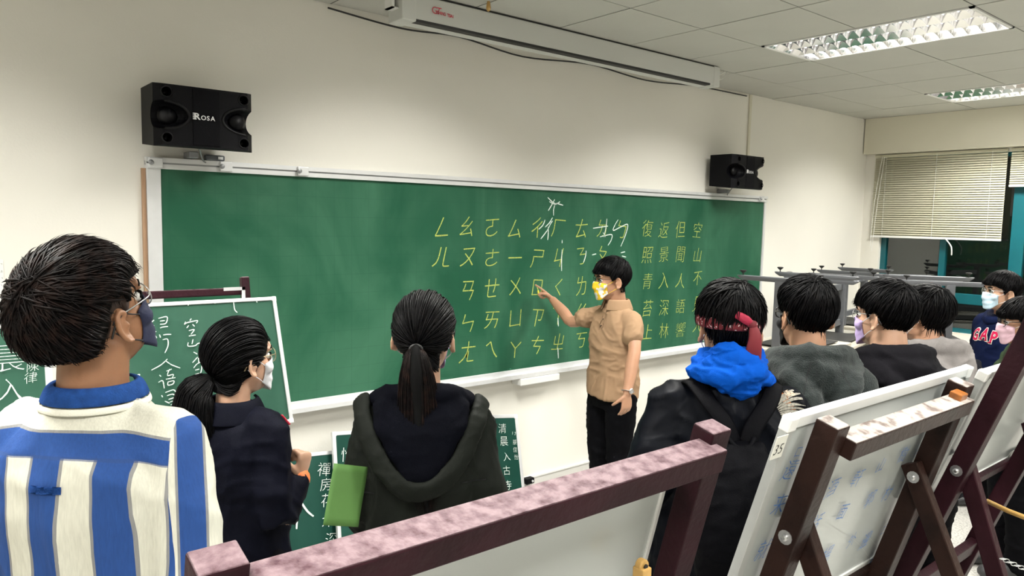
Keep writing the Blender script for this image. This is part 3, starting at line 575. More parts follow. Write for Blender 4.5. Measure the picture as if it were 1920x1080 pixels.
B2['write']([(c_, x_, y_, z_*1.15) for c_, x_, y_, z_ in chs], 'blue_ink', off=-.010, slant=.28, rnd=.12, wob=.03)
B2['draw']([[(1558, 985), (1610, 1020), (1640, 1062)], [(1628, 1005), (1650, 1030), (1690, 1066)]], 'wbgrey', .0012, 'scratch')
pt = hit(1462, 838, Pp+V2*.003, V2)-B2['T0']
tp = MB().beam(pt-U*.026-Rr*.002, pt+U*.026-Rr*.002, .040, .0015, up=V2); tl = mk('number_label', tp, 'tape', B2['t'])
for k, ch in enumerate('35'):
    mb = MB(); put(mb, ch, pt+V2*.0012-U*.004+Rr*(-.012+.017*k), Rr, U, .034, slant=.1, off=-.012); mk('digit', mb, 'ink', tl)
# third easel at the right edge
xC = 2.24; a3 = .335; T = at_x(1915, 660, xC); U3 = np.array((0, -math.sin(a3), math.cos(a3))); V3 = np.array((0, -math.cos(a3), -math.sin(a3)))
tt = T+U3*.10; tB = at_x(1810, 882, xC)
eC, U3, V3, T3, top3 = easel('maroon easel at the right edge of the photo with a round bolt', xC, xC+.66, tt[1], tt[2], a3, 'maroon', 'maroon_worn', pw=.050, pd=.050, rail_drop=.09, zbolt=tB[2], rh=.045, rd=.045, hind=.42)
Pp = tt-V3*.036; c1 = hit(1852, 701, Pp, V3)
TRb = c1.copy(); TRb[0] += .80
B3 = framed_board('whiteboard', 'blank white board with a taped corner in the easel at the right edge', 'whiteboard', TRb, Rr, U3, .80, .445, 'wb', .022, 'wbframe', th=.024, side='wbgrey')
tp = hit(1900, 850, Pp+V3*.002, V3)-B3['T0']; mk('tape_strip', MB().beam(tp-Rr*.05, tp+Rr*.05, .001, .03, up=U3), 'tape', B3['t'])
st = mk('wooden_stick', MB().tube([at_d(1852, 940, 2.1), at_d(1890, 958, 2.0), at_d(1960, 985, 1.9)], .007, seg=8), 'ochre', None, smooth=True); tag(st, 'thin ochre wooden stick behind the right easel', 'stick')
ch_ = MB()
for k in range(16):
    p0 = at_d(1880+k*7, 1048+k*3.2, 1.75); a = np.linspace(0, 2*PI, 8, endpoint=False)
    ch_.tube([p0+_r*.0075*math.cos(x)+(_u if k % 2 else _fw)*.004*math.sin(x) for x in a], .0011, seg=5, closed=True)
ch_o = mk('chain', ch_, 'steel', None, smooth=True); ch_o['kind'] = 'stuff'; tag(ch_o, 'thin steel link chain strung between the right easel legs', 'chain')
# easel at the left, seen from the front, behind the striped shirt
yE = -1.02; c_tr = at_y(517, 556, yE); c_br = at_y(551, 792, yE-.075)
U4 = c_tr-c_br; U4 = U4/np.linalg.norm(U4); aL = math.atan2(U4[1], U4[2])
eD = easel('dark wooden easel standing by the chalkboard at the left, an aluminium bracket on its rail', c_tr[0]-.56, at_y(458, 523, yE+.06)[0], yE+.060, at_y(458, 520, yE+.06)[2], .17, 'maroon', 'maroon_worn', pw=.030, pd=.030, rail_drop=.052, zbolt=1.3, sgn=-1, rh=.026, rd=.03)
p = at_y(450, 541, yE+.02)-eD[3]
mk('corner_bracket', MB().box((p[0]-.06, p[1]-.004, p[2]-.006), (p[0]+.018, p[1], p[2]+.006)).box((p[0]+.006, p[1]-.004, p[2]-.06), (p[0]+.018, p[1], p[2]+.006)), 'alu', eD[0])
B4 = framed_board('small_chalkboard', 'green chalkboard with cursive white chalk on the left easel beside the ponytail woman in navy', 'chalkboard', c_tr, (1, -.0, -.0), U4, .60, (np.linalg.norm(c_tr-c_br)), 'green2', .014, 'alu')
strokes = [  # 但聞人語響 and 空山不見 in running hand, traced stroke by stroke
 [(289, 600), (283, 605)], [(289, 610), (284, 618), (293, 622)], [(297, 597), (313, 594), (311, 606), (300, 608)], [(300, 602), (309, 601)], [(300, 615), (306, 613), (315, 612)],
 [(291, 629), (294, 634)], [(299, 627), (301, 633)], [(306, 628), (313, 627), (321, 627)], [(305, 637), (314, 636), (315, 648), (309, 662)],
 [(314, 673), (302, 684), (284, 694)], [(310, 676), (322, 684), (338, 690)],
 [(299, 703), (302, 706)], [(297, 717), (305, 714), (308, 728)], [(312, 696), (322, 692)], [(318, 692), (314, 704), (325, 702), (322, 710)], [(311, 711), (329, 708)], [(315, 716), (326, 714), (324, 720), (315, 722), (315, 716)],
 [(303, 741), (305, 745)], [(310, 736), (318, 733), (326, 731), (330, 736)], [(313, 742), (324, 739), (330, 744)], [(316, 749), (328, 745)], [(318, 754), (329, 752), (328, 766), (321, 763)], [(320, 759), (327, 758)], [(309, 752), (318, 756)],
 [(359, 597), (356, 601)], [(348, 603), (346, 608), (351, 605), (370, 601), (368, 606)], [(354, 610), (350, 615)], [(361, 608), (365, 612)], [(354, 620), (364, 618), (358, 627)], [(354, 630), (367, 628)],
 [(362, 636), (360, 645)], [(353, 642), (353, 649), (366, 648), (371, 644), (379, 643)],
 [(363, 660), (370, 664)], [(371, 669), (361, 680)], [(372, 671), (373, 681)], [(363, 690), (370, 682), (378, 681), (376, 700), (362, 722)], [(366, 694), (374, 692)], [(366, 702), (374, 700)], [(372, 706), (376, 718), (384, 714)],
 [(250, 706), (262, 702), (257, 712), (264, 716), (254, 724)], [(252, 716), (260, 720)],
 [(438, 566), (440, 580), (445, 586)], [(353, 568), (353, 573)], [(401, 567), (404, 569)], [(481, 564), (482, 567)]]
B4['draw'](strokes, 'chalk_w', .0036)
# far left chalkboard edge
P5 = at_y(97, 708, -1.22); c5 = at_y(90, 600, -1.19)
B5 = framed_board('small_chalkboard', 'green chalkboard at the far left edge with large white characters behind the striped shirt', 'chalkboard', (P5[0]+.004, -1.19, at_y(60, 600, -1.19)[2]), (1, 0, 0), (0, .17, .985), .66, .42, 'green2', .020, 'alu')
B5['write']([('晨', 14, 672, .090), ('入', 20, 732, .078), ('陳', 62, 686, .036), ('律', 58, 708, .036)], 'chalk_w', off=-.016)
eE = easel('dark wooden easel under the far left chalkboard', B5['T0'][0]-.25, B5['T0'][0]+.25, -1.13, 1.60, .17, 'maroon', 'maroon_worn', pw=.030, pd=.030, rail_drop=.06, zbolt=1.3, sgn=-1, rh=.026, rd=.03)
# ================================================================ UPTURNED DESKS BY THE WINDOW
def desk_frame(x, y, z, lab, ln=.62, rz=0.0, leg=.50, span=.72, base=True, topz=None):
    # an upturned desk: its top lies at z-leg, its T feet point upwards, each with two levelling pads
    t = empty('upturned_desk', (x, y, z-leg-.03), rz, lab, 'desk', 'desks stacked upside down by the window'); H = leg+.03
    for s in (-1, 1):
        X = s*span/2
        f = mk('foot_bar', MB().rings([(0, .001, .001), (0.0005, .016, ln/2-.04), (.018, .020, ln/2-.01), (.030, .020, ln/2), (.034, .016, ln/2-.006)], 16, 5).xf(None, (X, 0, H-.012)), 'deskgrey', t)
        for q in (-1, 1):
            mk('levelling_pad', MB().lathe([(.004, 0), (.004, .016), (.009, .018), (.022, .030), (.023, .036), (.015, .038)], (X, q*(ln/2-.045), H+.020), 12), 'rubber', f)
        mk('column', MB().box((X-.018, -.030, .03), (X+.018, .030, H)), 'deskgrey', t, bevel=.004)
    mk('cross_beam', MB().box((-span/2, -.012, H-.10), (span/2, .012, H-.05)), 'deskgrey', t, bevel=.003)
    mk('cross_beam', MB().box((-span/2, -.012, .10), (span/2, .012, .15)), 'deskgrey', t, bevel=.003)
    mk('desk_top', MB().box((-span/2-.08, -.26, 0), (span/2+.08, .26, .025)), 'desktop', t, bevel=.005)
    tr = MB().box((-span/2+.03, -.2, .035), (span/2-.03, .16, .04)); mk('book_tray', tr, 'rubber', t)
    return t
def stand(x, y, h, lab, w=.9, d=.55, rz=0):
    t = empty('storage_table', (x, y, 0), rz, lab, 'table')
    mk('table_top', MB().box((-w/2, -d/2, h-.03), (w/2, d/2, h)), 'desktop', t, bevel=.004)
    for sx in (-1, 1):
        for sy in (-1, 1): mk('leg', MB().box((sx*(w/2-.03)-.02, sy*(d/2-.04)-.02, 0), (sx*(w/2-.03)+.02, sy*(d/2-.04)+.02, h-.03)), 'deskgrey', t, bevel=.003)
    for k in range(5): mk('shelf', MB().box((-w/2+.05, -d/2+.03, .12+k*(h-.25)/4.5), (w/2-.05, d/2-.03, .135+k*(h-.25)/4.5)), 'alu_dark' if k % 2 else 'rubber', t)
    return t
PXD = [  # px of the foot bar middle, y, distance, rotation, length, label
 (1497, 520, 5.2, 1.10, .62, 'grey upturned desk nearest the chalkboard, its foot bar above the grey hooded head'),
 (1560, 521, 5.75, 1.02, .55, 'upturned grey desk second from the chalkboard end'),
 (1604, 508, 6.75, 1.05, .50, 'upturned grey desk with highest feet against the wall corner'),
 (1712, 521, 6.9, .45, .60, 'upturned grey desk in front of the left window pane'),
 (1760, 525, 5.7, .62, .68, 'upturned grey desk left of the man in the navy hoodie'),
]
for px, py, d, rz, ln, lab in PXD:
    p = at_d(px, py, d); desk_frame(p[0], p[1], p[2]-.01, lab, ln=ln, rz=PI/2-_yaw-rz+.35, leg=.46, span=.62)
for px, d, h, lab, w_ in ((1600, 5.35, .98, 'low storage table under the desk frames beside the grey hoodie', .85), (1720, 6.3, .96, 'storage table under the upturned desks before the window', 1.3)):
    p = at_d(px, 600, d); stand(p[0], p[1], h, lab, w=w_, rz=-.5)
# ================================================================ PEOPLE
def skinmat(name, c): return pm(name, c, 0.48, 0.16, 9, 0.06, 220, sss=0.12, spec=0.4)
def cloth(name, c, var=.25, vs=14, bump=.25, bs=420, rough=.85, sheen=0.0, spec=.08, **k): return pm(name, c, rough, var, vs, bump, bs, spec=spec, sheen=sheen, **k)
def hairmat(name, c, c2):
    m = pm(name, c, 0.50, bump=0.0, spec=0.09); N, L = nodes(m); b = N['Principled BSDF']
    oi = N.new('ShaderNodeTexCoord'); n = N.new('ShaderNodeTexNoise'); n.inputs['Scale'].default_value = 45; n.inputs['Detail'].default_value = 3; L.new(oi.outputs['Object'], n.inputs['Vector'])
    r = N.new('ShaderNodeValToRGB'); r.color_ramp.elements[0].position = .45; r.color_ramp.elements[1].position = .78; r.color_ramp.elements[0].color = (*c, 1); r.color_ramp.elements[1].color = (*c2, 1)
    L.new(n.outputs['Fac'], r.inputs[0]); L.new(r.outputs[0], b.inputs['Base Color']); b.inputs['Anisotropic'].default_value = 0.4; return m
M['hair'] = hairmat('black_hair', (0.0015, 0.0015, 0.002), (0.005, 0.004, 0.004))
M['hair_b'] = hairmat('brown_black_hair', (0.003, 0.002, 0.002), (0.018, 0.009, 0.007))
M['hairbase'] = pm('hair_roots', (0.002, 0.002, 0.002), 0.7, spec=0.08)
M['skin'] = skinmat('skin', (0.46, 0.25, 0.155)); M['skin_d'] = skinmat('tanned_skin', (0.30, 0.145, 0.075)); M['skin_l'] = skinmat('light_skin', (0.52, 0.31, 0.21))
M['eye'] = pm('eye_white', (0.75, 0.74, 0.72), .2); M['iris'] = pm('iris', (0.02, 0.012, 0.008), .15)
M['frame_g'] = pm('gold_spectacle_wire', (0.45, 0.36, 0.22), .3, metal=.8); M['frame_k'] = pm('black_spectacle_frame', (0.01, 0.01, 0.01), .3); M['frame_s'] = pm('silver_spectacle_wire', (0.5, .5, .5), .3, metal=.8)
for n_, c_ in (('mask_navy', (0.012, 0.016, 0.05)), ('mask_black', (0.006, 0.006, 0.008)), ('mask_white', (0.72, 0.73, 0.76)), ('mask_blue', (0.50, 0.66, 0.78)), ('mask_pink', (0.72, 0.47, 0.56)), ('mask_lilac', (0.50, 0.38, 0.68))): M[n_] = pm(n_, c_, .8, .05, 20, .1, 200)
M['mask_flower'] = pm('yellow_floral_mask', (0.80, 0.52, 0.02), .75, col2=(0.72, 0.72, 0.70), vs=38, thr=(.47, .50), detail=1.0)
# head surface in head space: x right, y towards the face, z up, origin at the centre of the skull
ELL = [((0, -.012, .034), (.077, .098, .089)), ((0, .022, -.030), (.064, .070, .088)), ((0, .046, -.078), (.040, .040, .036)), ((0, -.022, -.10), (.053, .058, .11)), ((0, .082, .038), (.045, .014, .022))]
def Rhead(D, skip=()):
    D = D/np.linalg.norm(D, axis=-1, keepdims=True); best = np.full(D.shape[:-1], 0.03)
    for k, (c, r) in enumerate(ELL):
        if k in skip: continue
        c, r = np.array(c), np.array(r); d = D/r; q = c/r; a = (d*d).sum(-1); b = -(d@q); cc = q@q-1; disc = b*b-a*cc
        t = np.where(disc > 0, (-b+np.sqrt(np.maximum(disc, 0)))/a, 0); best = np.maximum(best, t)
    return best
def head_mb(mb):
    for c, r in ELL[:3]+ELL[4:]: mb.ell(c, r, nu=24, nv=16)
    mb.ell((0, .092, -.022), (.012, .017, .024)); mb.ell((0, .099, -.036), (.016, .013, .010)); mb.tube([(0, .086, .012), (0, .098, -.03)], (.007, .010), seg=8)
    mb.ell((0, .083, -.064), (.024, .010, .006)); mb.ell((0, .081, -.075), (.020, .010, .006))
    for s in (-1, 1):
        mb.ell((s*.040, .062, -.030), (.024, .022, .022)); mb.ell((s*.034, .078, .026), (.022, .010, .007))
        # ear: rim, bowl and lobe
        C = np.array((s*.079, -.012, -.012)); e = [C+np.array((s*(.004+.010*abs(math.sin(a))*0+.010*(1-math.cos(a+.6))*.5), -.019*math.cos(a-.15)*1.0 if False else -.017*math.sin(a), .030*math.cos(a))) for a in np.linspace(-.9, 3.3, 12)]
        mb.tube(e, .0052, seg=8); mb.ell(C+np.array((s*.001, -.002, -.002)), (.006, .015, .024)); mb.ell(C+np.array((s*.004, .004, -.026)), (.0055, .008, .010)); mb.ell(C+np.array((s*.002, .011, -.003)), (.006, .005, .008))
def slerp(a, b, t):
    a = a/np.linalg.norm(a, axis=-1, keepdims=True); b = b/np.linalg.norm(b, axis=-1, keepdims=True); w = np.arccos(np.clip((a*b).sum(-1, keepdims=True), -1, 1))+1e-6
    return (np.sin((1-t)*w)*a+np.sin(t*w)*b)/np.sin(w)
def hairline_dir(az, zf):                       # direction of the surface point at azimuth az and height zf(az)
    lo, hi = np.full(len(az), -1.3), np.full(len(az), 1.3); z = zf
    for _ in range(28):
        m = (lo+hi)/2; D = np.stack([np.sin(az)*np.cos(m), np.cos(az)*np.cos(m), np.sin(m)], -1); zz = Rhead(D, (1, 2, 4) if False else (2,))*np.sin(m); up = zz < z; lo = np.where(up, m, lo); hi = np.where(up, hi, m)
    m = (lo+hi)/2; return np.stack([np.sin(az)*np.cos(m), np.cos(az)*np.cos(m), np.sin(m)], -1)
def smooth(x, a, b): t = np.clip((x-a)/(b-a), 0, 1); return t*t*(3-2*t)
def route(wh, E, t, ctrl):
    W_ = np.broadcast_to(wh, E.shape)
    if not ctrl: return slerp(W_, E, t)
    c = W_/np.linalg.norm(W_, axis=-1, keepdims=True)+E+np.array((0, -.1, 1.0))*ctrl*(smooth(E[..., 2:3], -.5, .3)+.05); c /= np.linalg.norm(c, axis=-1, keepdims=True)
    return slerp(slerp(W_, c, t), slerp(c, E, t), t)
def strands(P, Rd, wd, mb):
    # P (n,m,3) centre lines, Rd (n,m,3) outward directions, wd (n,) widths; each a thin tapered three-sided lock
    n, m, _ = P.shape; T = np.gradient(P, axis=1); T /= np.linalg.norm(T, axis=-1, keepdims=True)+1e-9; S = np.cross(T, Rd); S /= np.linalg.norm(S, axis=-1, keepdims=True)+1e-9
    tt = np.linspace(0, 1, m); pr = (np.minimum(1, tt*5+.25)*np.clip((1.02-tt)*2.2, 0, 1)**.8)[None, :, None]*wd[:, None, None]
    V = np.stack([P+S*pr, P-S*pr, P+Rd*pr*.75], 2).reshape(-1, 3)
    F = []
    base = np.arange(n)[:, None]*m*3+np.arange(m-1)[None]*3
    for a, b in ((0, 2), (2, 1), (1, 0)): F.append(np.stack([base+a, base+b, base+b+3, base+a+3], -1).reshape(-1, 4))
    mb.add(V, [tuple(x) for x in np.concatenate(F).tolist()])
def hair_obj(parent, Hm, Hp, st, mat='hair', seed=0):
    """short or tied hair: a solid cap from the whorl to the hairline plus several hundred locks"""
    R_ = np.random.default_rng(seed+100)
    zf0, zs, zb = st.get('front', .045), st.get('side', -.02), st.get('back', -.075)
    def zline(az):
        a = abs((az+PI) % (2*PI)-PI); z = zf0+(zs+.035-zf0)*smooth(a, .55, 1.05)
        z = z+(zs-.0-(zs+.035))*smooth(a, 1.1, 1.35)-.000; z = np.where(a > 1.38, (st.get('ear', .022))+(zb-st.get('ear', .022))*smooth(a, 1.75, 2.35), z); return z
    wh = np.array(st.get('whorl', (0.01, -.55, .83)), float); th = st.get('thick', .022); tb = st.get('tback', th); tf = st.get('tfront', th*.8); edge = st.get('edge', .35)
    def thick(D, t):
        fr = smooth(D[..., 1], .1, .8); bk = smooth(-D[..., 1], .1, .8)*smooth(-D[..., 2], -.9, .0); base = th*(1-fr)*(1-bk)+tf*fr+tb*bk*(1-fr)
        side = st.get('tside', 1.0); base = base*(1-(1-side)*smooth(abs(D[..., 0]), .45, .9)*smooth(-D[..., 2], -.75, -.1))
        base = base*(1-(1-st.get('taper', 1.0))*smooth(-D[..., 2], -.25, .45)*smooth(-D[..., 1], -.1, .3))
        return base*(1-(1-edge)*smooth(t, .78, 1.0))
    nph, nt = 72, 18; az = np.arange(nph)*2*PI/nph; E = hairline_dir(az, zline(az)); mb = MB()
    t = np.linspace(0.001, 1, nt); D = route(wh, np.broadcast_to(E[:, None], (nph, nt, 3)), t[None, :, None], st.get('ctrl', 0))
    Rr_ = Rhead(D, (1, 2)); tk = thick(D, t[None, :]); nz = vnoise(D.reshape(-1, 3)*7+seed).reshape(nph, nt)-.5
    O = D*(Rr_+tk+nz*st.get('lump', .006))[..., None]
    if st.get('tie') is not None:                 # tied hair clings to the skull and runs to the tie
        pass
    I = D[:, -1]*(Rr_[:, -1]-.006)[:, None]
    V = np.concatenate([O.transpose(1, 0, 2).reshape(-1, 3), I]); F = [(i*nph+j, i*nph+(j+1) % nph, (i+1)*nph+(j+1) % nph, (i+1)*nph+j) for i in range(nt) for j in range(nph)]
    F.append(tuple(range(nph))); mb.add(V, F); mb.xf(Hm, Hp)
    cap = mk('hair', mb, 'hairbase', parent, smooth=True)
    n = st.get('n', 700); m = 8; sm = MB()
    if not n: return cap, zline, thick
    az = R_.uniform(0, 2*PI, n); t0 = R_.uniform(0, .72, n); ln = R_.uniform(.28, .5, n); t1 = np.minimum(t0+ln, 1.0+R_.uniform(0, .06, n)); E = hairline_dir(az, zline(az))
    tt = t0[:, None]+(t1-t0)[:, None]*np.linspace(0, 1, m)[None]
    wj = wh+R_.normal(0, st.get('jit', .10), (n, 1, 3))*(0 if st.get('ctrl') or wh[1] < -.9 else 1)
    D = route(wj, np.broadcast_to(E[:, None], (n, m, 3)), np.maximum(tt, .002)[..., None], st.get('ctrl', 0))
    sw = st.get('swirl', .25)*(R_.normal(0, 1, n)[:, None]*.35+.2)*np.linspace(0, 1, m)[None]**1.5; ax = np.cross(D, E[:, None]); ax /= np.linalg.norm(ax, axis=-1, keepdims=True)+1e-9; D = D+ax*sw[..., None]*.35; D /= np.linalg.norm(D, axis=-1, keepdims=True)
    lift = st.get('lift', .006)*R_.random(n)[:, None]*np.linspace(0, 1, m)[None]**1.3
    P = D*(Rhead(D, (1, 2))+thick(D, tt)+.001+R_.uniform(-.002, .004, n)[:, None]+lift)[..., None]
    if st.get('droop'): P[..., 2] -= st['droop']*smooth(tt, .7, 1.05)
    strands(P@Hm.T+Hp, D@Hm.T, R_.uniform(.0016, .0042, n)*st.get('w', 1.0), sm)
    s_ = mk('hair_locks', sm, mat, cap, smooth=True); s_['kind'] = 'stuff'
    return cap, zline, thick
def tail_obj(cap, pts, rads, mat, n=420, seed=0, frizz=.006, flat=.6):
    R_ = np.random.default_rng(seed+500); P = np.array(pts, float); q = len(P); mb = MB()
    mb.tube(P, [(r*.82, r*.82*flat) for r in rads], up=(0, 1, .2), seg=14, sub=4); core = mk('ponytail', mb, 'hairbase', cap.parent, smooth=True)
    m = 14; ts = np.linspace(0, 1, m)*(q-1); C = np.array([[np.interp(t, range(q), P[:, k]) for k in range(3)] for t in ts]); r = np.interp(ts, range(q), rads)
    T = np.gradient(C, axis=0); T /= np.linalg.norm(T, axis=1)[:, None]; S = np.cross(T, (0, 1, .2)); S /= np.linalg.norm(S, axis=1)[:, None]; U = np.cross(S, T)
    a = R_.uniform(0, 2*PI, n); rho = np.sqrt(R_.random(n))*.3+.72; a2 = a[:, None]+R_.normal(0, .25, n)[:, None]*np.linspace(0, 1, m)[None]; end = R_.uniform(.72, 1.0, n)
    idx = np.linspace(0, 1, m)[None]*end[:, None]*(m-1); f = lambda A: np.stack([np.interp(idx.ravel(), range(m), A[:, k]).reshape(n, m) for k in range(A.shape[1])], -1)
    Cc, Ss, Uu, rr = f(C), f(S), f(U), f(r[:, None]); O = Ss*np.cos(a2)[..., None]+Uu*np.sin(a2)[..., None]*flat
    fz = frizz*R_.normal(0, 1, (n, 1, 3))*(np.linspace(0, 1, m)[None, :, None]**2)
    sm = MB(); strands(Cc+O*rr*rho[:, None, None]+fz, O/np.linalg.norm(O, axis=-1, keepdims=True), R_.uniform(.0012, .0030, n), sm); s_ = mk('tail_locks', sm, mat, core, smooth=True); s_['kind'] = 'stuff'
def hand_mb(mb, W, d, nrm, thumb, curl=(.35, .4, .45, .5), tc=.5, spread=.06, k=1.0, straight=None, grip=False):
    d, nrm = np.array(d, float), np.array(nrm, float); d /= np.linalg.norm(d); nrm -= d*(nrm@d); nrm /= np.linalg.norm(nrm); t = np.array(thumb, float); t -= d*(t@d)+nrm*(t@nrm); t /= np.linalg.norm(t); W = np.array(W, float)
    mb.tube([W-d*.02*k, W+d*.015*k, W+d*.045*k, W+d*.078*k, W+d*.092*k], [(.026*k, .019*k), (.028*k, .017*k), (.038*k, .015*k), (.040*k, .013*k), (.036*k, .010*k)], up=nrm, seg=14)
    tips = []
    for i, (o, L, r) in enumerate(((.029, .072, .0088), (.0095, .080, .0090), (-.010, .074, .0086), (-.028, .058, .0078))):
        p = W+d*.080*k+t*o*k; c = curl[i]; dd = d+t*(o*spread/.03); dd /= np.linalg.norm(dd); ang = .0; P = [p-d*.02*k, p]; Rr = [r*k*1.05, r*k*1.05]
        for s, f in enumerate((.42, .32, .26)):
            ang += c*(1.0, 1.25, .8)[s]; v = dd*math.cos(ang)+nrm*math.sin(ang); p = p+v*L*f*k; P.append(p.copy()); Rr.append(r*k*(.97, .88, .72)[s])
        mb.tube(P, Rr, up=t, seg=9, sub=3); tips.append(p)
    p = W+d*.022*k+t*.026*k; P = [W+d*.008*k+t*.012*k, p]; Rr = [.013*k, .0125*k]; v0 = d*.62+t*.74
    for s, L in enumerate((.036, .030, .024)):
        v = v0*math.cos(tc*s*.55)+(nrm*.75+d*.2-t*.35)*math.sin(tc*s*.55)+nrm*tc*.35; v /= np.linalg.norm(v); p = p+v*L*k; P.append(p.copy()); Rr.append((.0115, .0100, .0082)[s]*k)
    mb.tube(P, Rr, up=nrm, seg=9, sub=3); return tips
def person(label, px, py, depth, heading, head_h, pitch=0.0, roll=0.0, zt=None, skin='skin', hair=None, hmat='hair', seed=0, arms=None, voxel=.0065, build=1.0, waist=1.0, head_dx=0.0, head_dy=0.0, face=True, hands=None, name='person', hoff=.02, female=False, neck=1.0):
    """px,py: pixel of the top of the head; depth along the view axis.  Local frame: x right, y forward, z up, feet at 0"""
    top = at_d(px, py, depth); zt_ = top[2]; k = (zt_-hoff)/1.72
    if pitch > .3: k = k*1.03
    h = math.radians(heading); g = math.radians(head_h)-h                 # head turn relative to the body, clockwise
    Hm = rotm('z', -g)@rotm('x', pitch)@rotm('y', roll)
    piv = np.array((0+head_dx, .018+head_dy, 1.495))*k; ks = 1.0
    Hp = piv+Hm@np.array((0, .012, .104))*ks
    # root so that the head top lies on the sight line
    off = np.array((Hp[0], Hp[1])); c, s = math.cos(-h), math.sin(-h); wo = np.array((c*off[0]-s*off[1], s*off[0]+c*off[1]))
    root = empty(name, (top[0]-wo[0], top[1]-wo[1], 0), -h, label, 'person')
    J = dict(k=k, Hm=Hm, Hp=Hp, root=root, piv=piv)
    A = arms or {}
    b = build; J['sh'] = {}; J['el'] = {}; J['wr'] = {}
    mb = MB(); hd = MB(); head_mb(hd); hd.xf(Hm, Hp); mb.merge(hd)
    nb = np.array((0, -.012, 1.40))*k; nt = Hp+Hm@np.array((0, -.020, -.055)); mb.tube([nb, (nb+nt)/2+np.array((0, -.006, 0)), nt], [(.066*neck, .064*neck), (.057*neck, .060*neck), (.055*neck, .060*neck)], up=(0, 1, 0), seg=20, sub=3)
    mb.rings([(z*k, rx*b, ry*b, 0, cy) for z, rx, ry, cy in ((.86, .13, .09, 0), (.92, .155, .10, 0), (1.02, .135, .088, .005), (1.12, .125, .085, .005), (1.24, .138, .095, .0), (1.33, .145, .090, -.005), (1.38, .115, .075, -.01), (1.42, .075, .062, -.012), (1.45, .06, .055, -.012))], 24, 2.2)
    def loc(P): q = np.array(P)-np.array(root.location); return np.array((q[0]*math.cos(h)-q[1]*math.sin(h), q[0]*math.sin(h)+q[1]*math.cos(h), q[2]))
    def locd(v): return np.array((v[0]*math.cos(h)-v[1]*math.sin(h), v[0]*math.sin(h)+v[1]*math.cos(h), v[2]))
    J['loc'] = loc
    for sd, key in ((-1, 'L'), (1, 'R')):
        a = A.get(key, {}); S = np.array(a.get('s', (sd*.156*b, -.012, 1.365)))*np.array((1, 1, k)); E = np.array(a.get('e', (sd*.205*b, -.035, 1.10)))*np.array((1, 1, k)); Wp = np.array(a.get('w', (sd*.215*b, .030, .865)))*np.array((1, 1, k))
        if 'ew' in a: E = loc(a['ew'])
        if 'ww' in a: Wp = loc(a['ww'])
        J['sh'][key], J['el'][key], J['wr'][key] = S, E, Wp
        mb.tube([S+np.array((-sd*.05, 0, .01)), S, (S+E)/2, E, E*.6+Wp*.4, Wp], [.046, .048, .043, .037, .038, .025], seg=14, sub=3)
        d = Wp-E; d /= np.linalg.norm(d); hk = dict(a.get('hand', {}))
        for q in ('d', 'n', 't'):
            if q+'w' in hk: hk[q] = locd(np.array(hk[q+'w'], float))
        J['tips'+key] = hand_mb(mb, Wp, hk.get('d', d), hk.get('n', (-sd, .25, .1)), hk.get('t', (0, 1, .1)), curl=hk.get('curl', (.35, .38, .42, .45)), tc=hk.get('tc', .4), k=hk.get('k', 1.0))
        hx = sd*.085*b
        mb.tube([(hx, 0, .92*k), (hx*1.05, .008, .70*k), (hx, .012, .50*k), (hx, -.010, .34*k), (hx*1.0, -.012, .09*k)], [.082, .073, .054, .052, .036], seg=14, sub=2)
        mb.tube([(hx, -.045, .045), (hx, .03, .048), (hx+sd*.01, .13, .03)], [(.032, .034), (.036, .034), (.040, .022)], seg=12, sub=2)
    body = remesh(mb, voxel, 3 if voxel < .006 else 2, 'body'); body.shade_smooth(); J['body'] = mk('body', body, skin, root)
    def W(p): return Hp+Hm@np.array(p, float)
    J['W'] = W
    if hair: J['cap'], J['zline'], J['th'] = hair_obj(root, Hm, Hp, hair, hmat, seed)
    if face:
        for s in (-1, 1):
            e = mk('eye', MB().ell((0, 0, 0), (.0125, .012, .0105)).xf(Hm, W((s*.032, .0765, .004))), 'eye', root, smooth=True)
            mk('iris', MB().ell((0, .0085, 0), (.0060, .0045, .0060)).xf(Hm, W((s*.032, .0765, .004))), 'iris', e, smooth=True)
            mk('eyelid', MB().tube([W((s*.046, .078, .004)), W((s*.040, .087, .010)), W((s*.030, .090, .0115)), W((s*.019, .088, .006))], (.0022, .003, .003, .002), seg=6, sub=3), 'hairbase', root, smooth=True)
            mk('eyebrow', MB().tube([W((s*.050, .078, .028)), W((s*.036, .092, .033)), W((s*.018, .096, .029))], [(.002, .0035), (.0025, .005), (.002, .003)], seg=6, sub=3), 'hairbase', root, smooth=True)
    return J
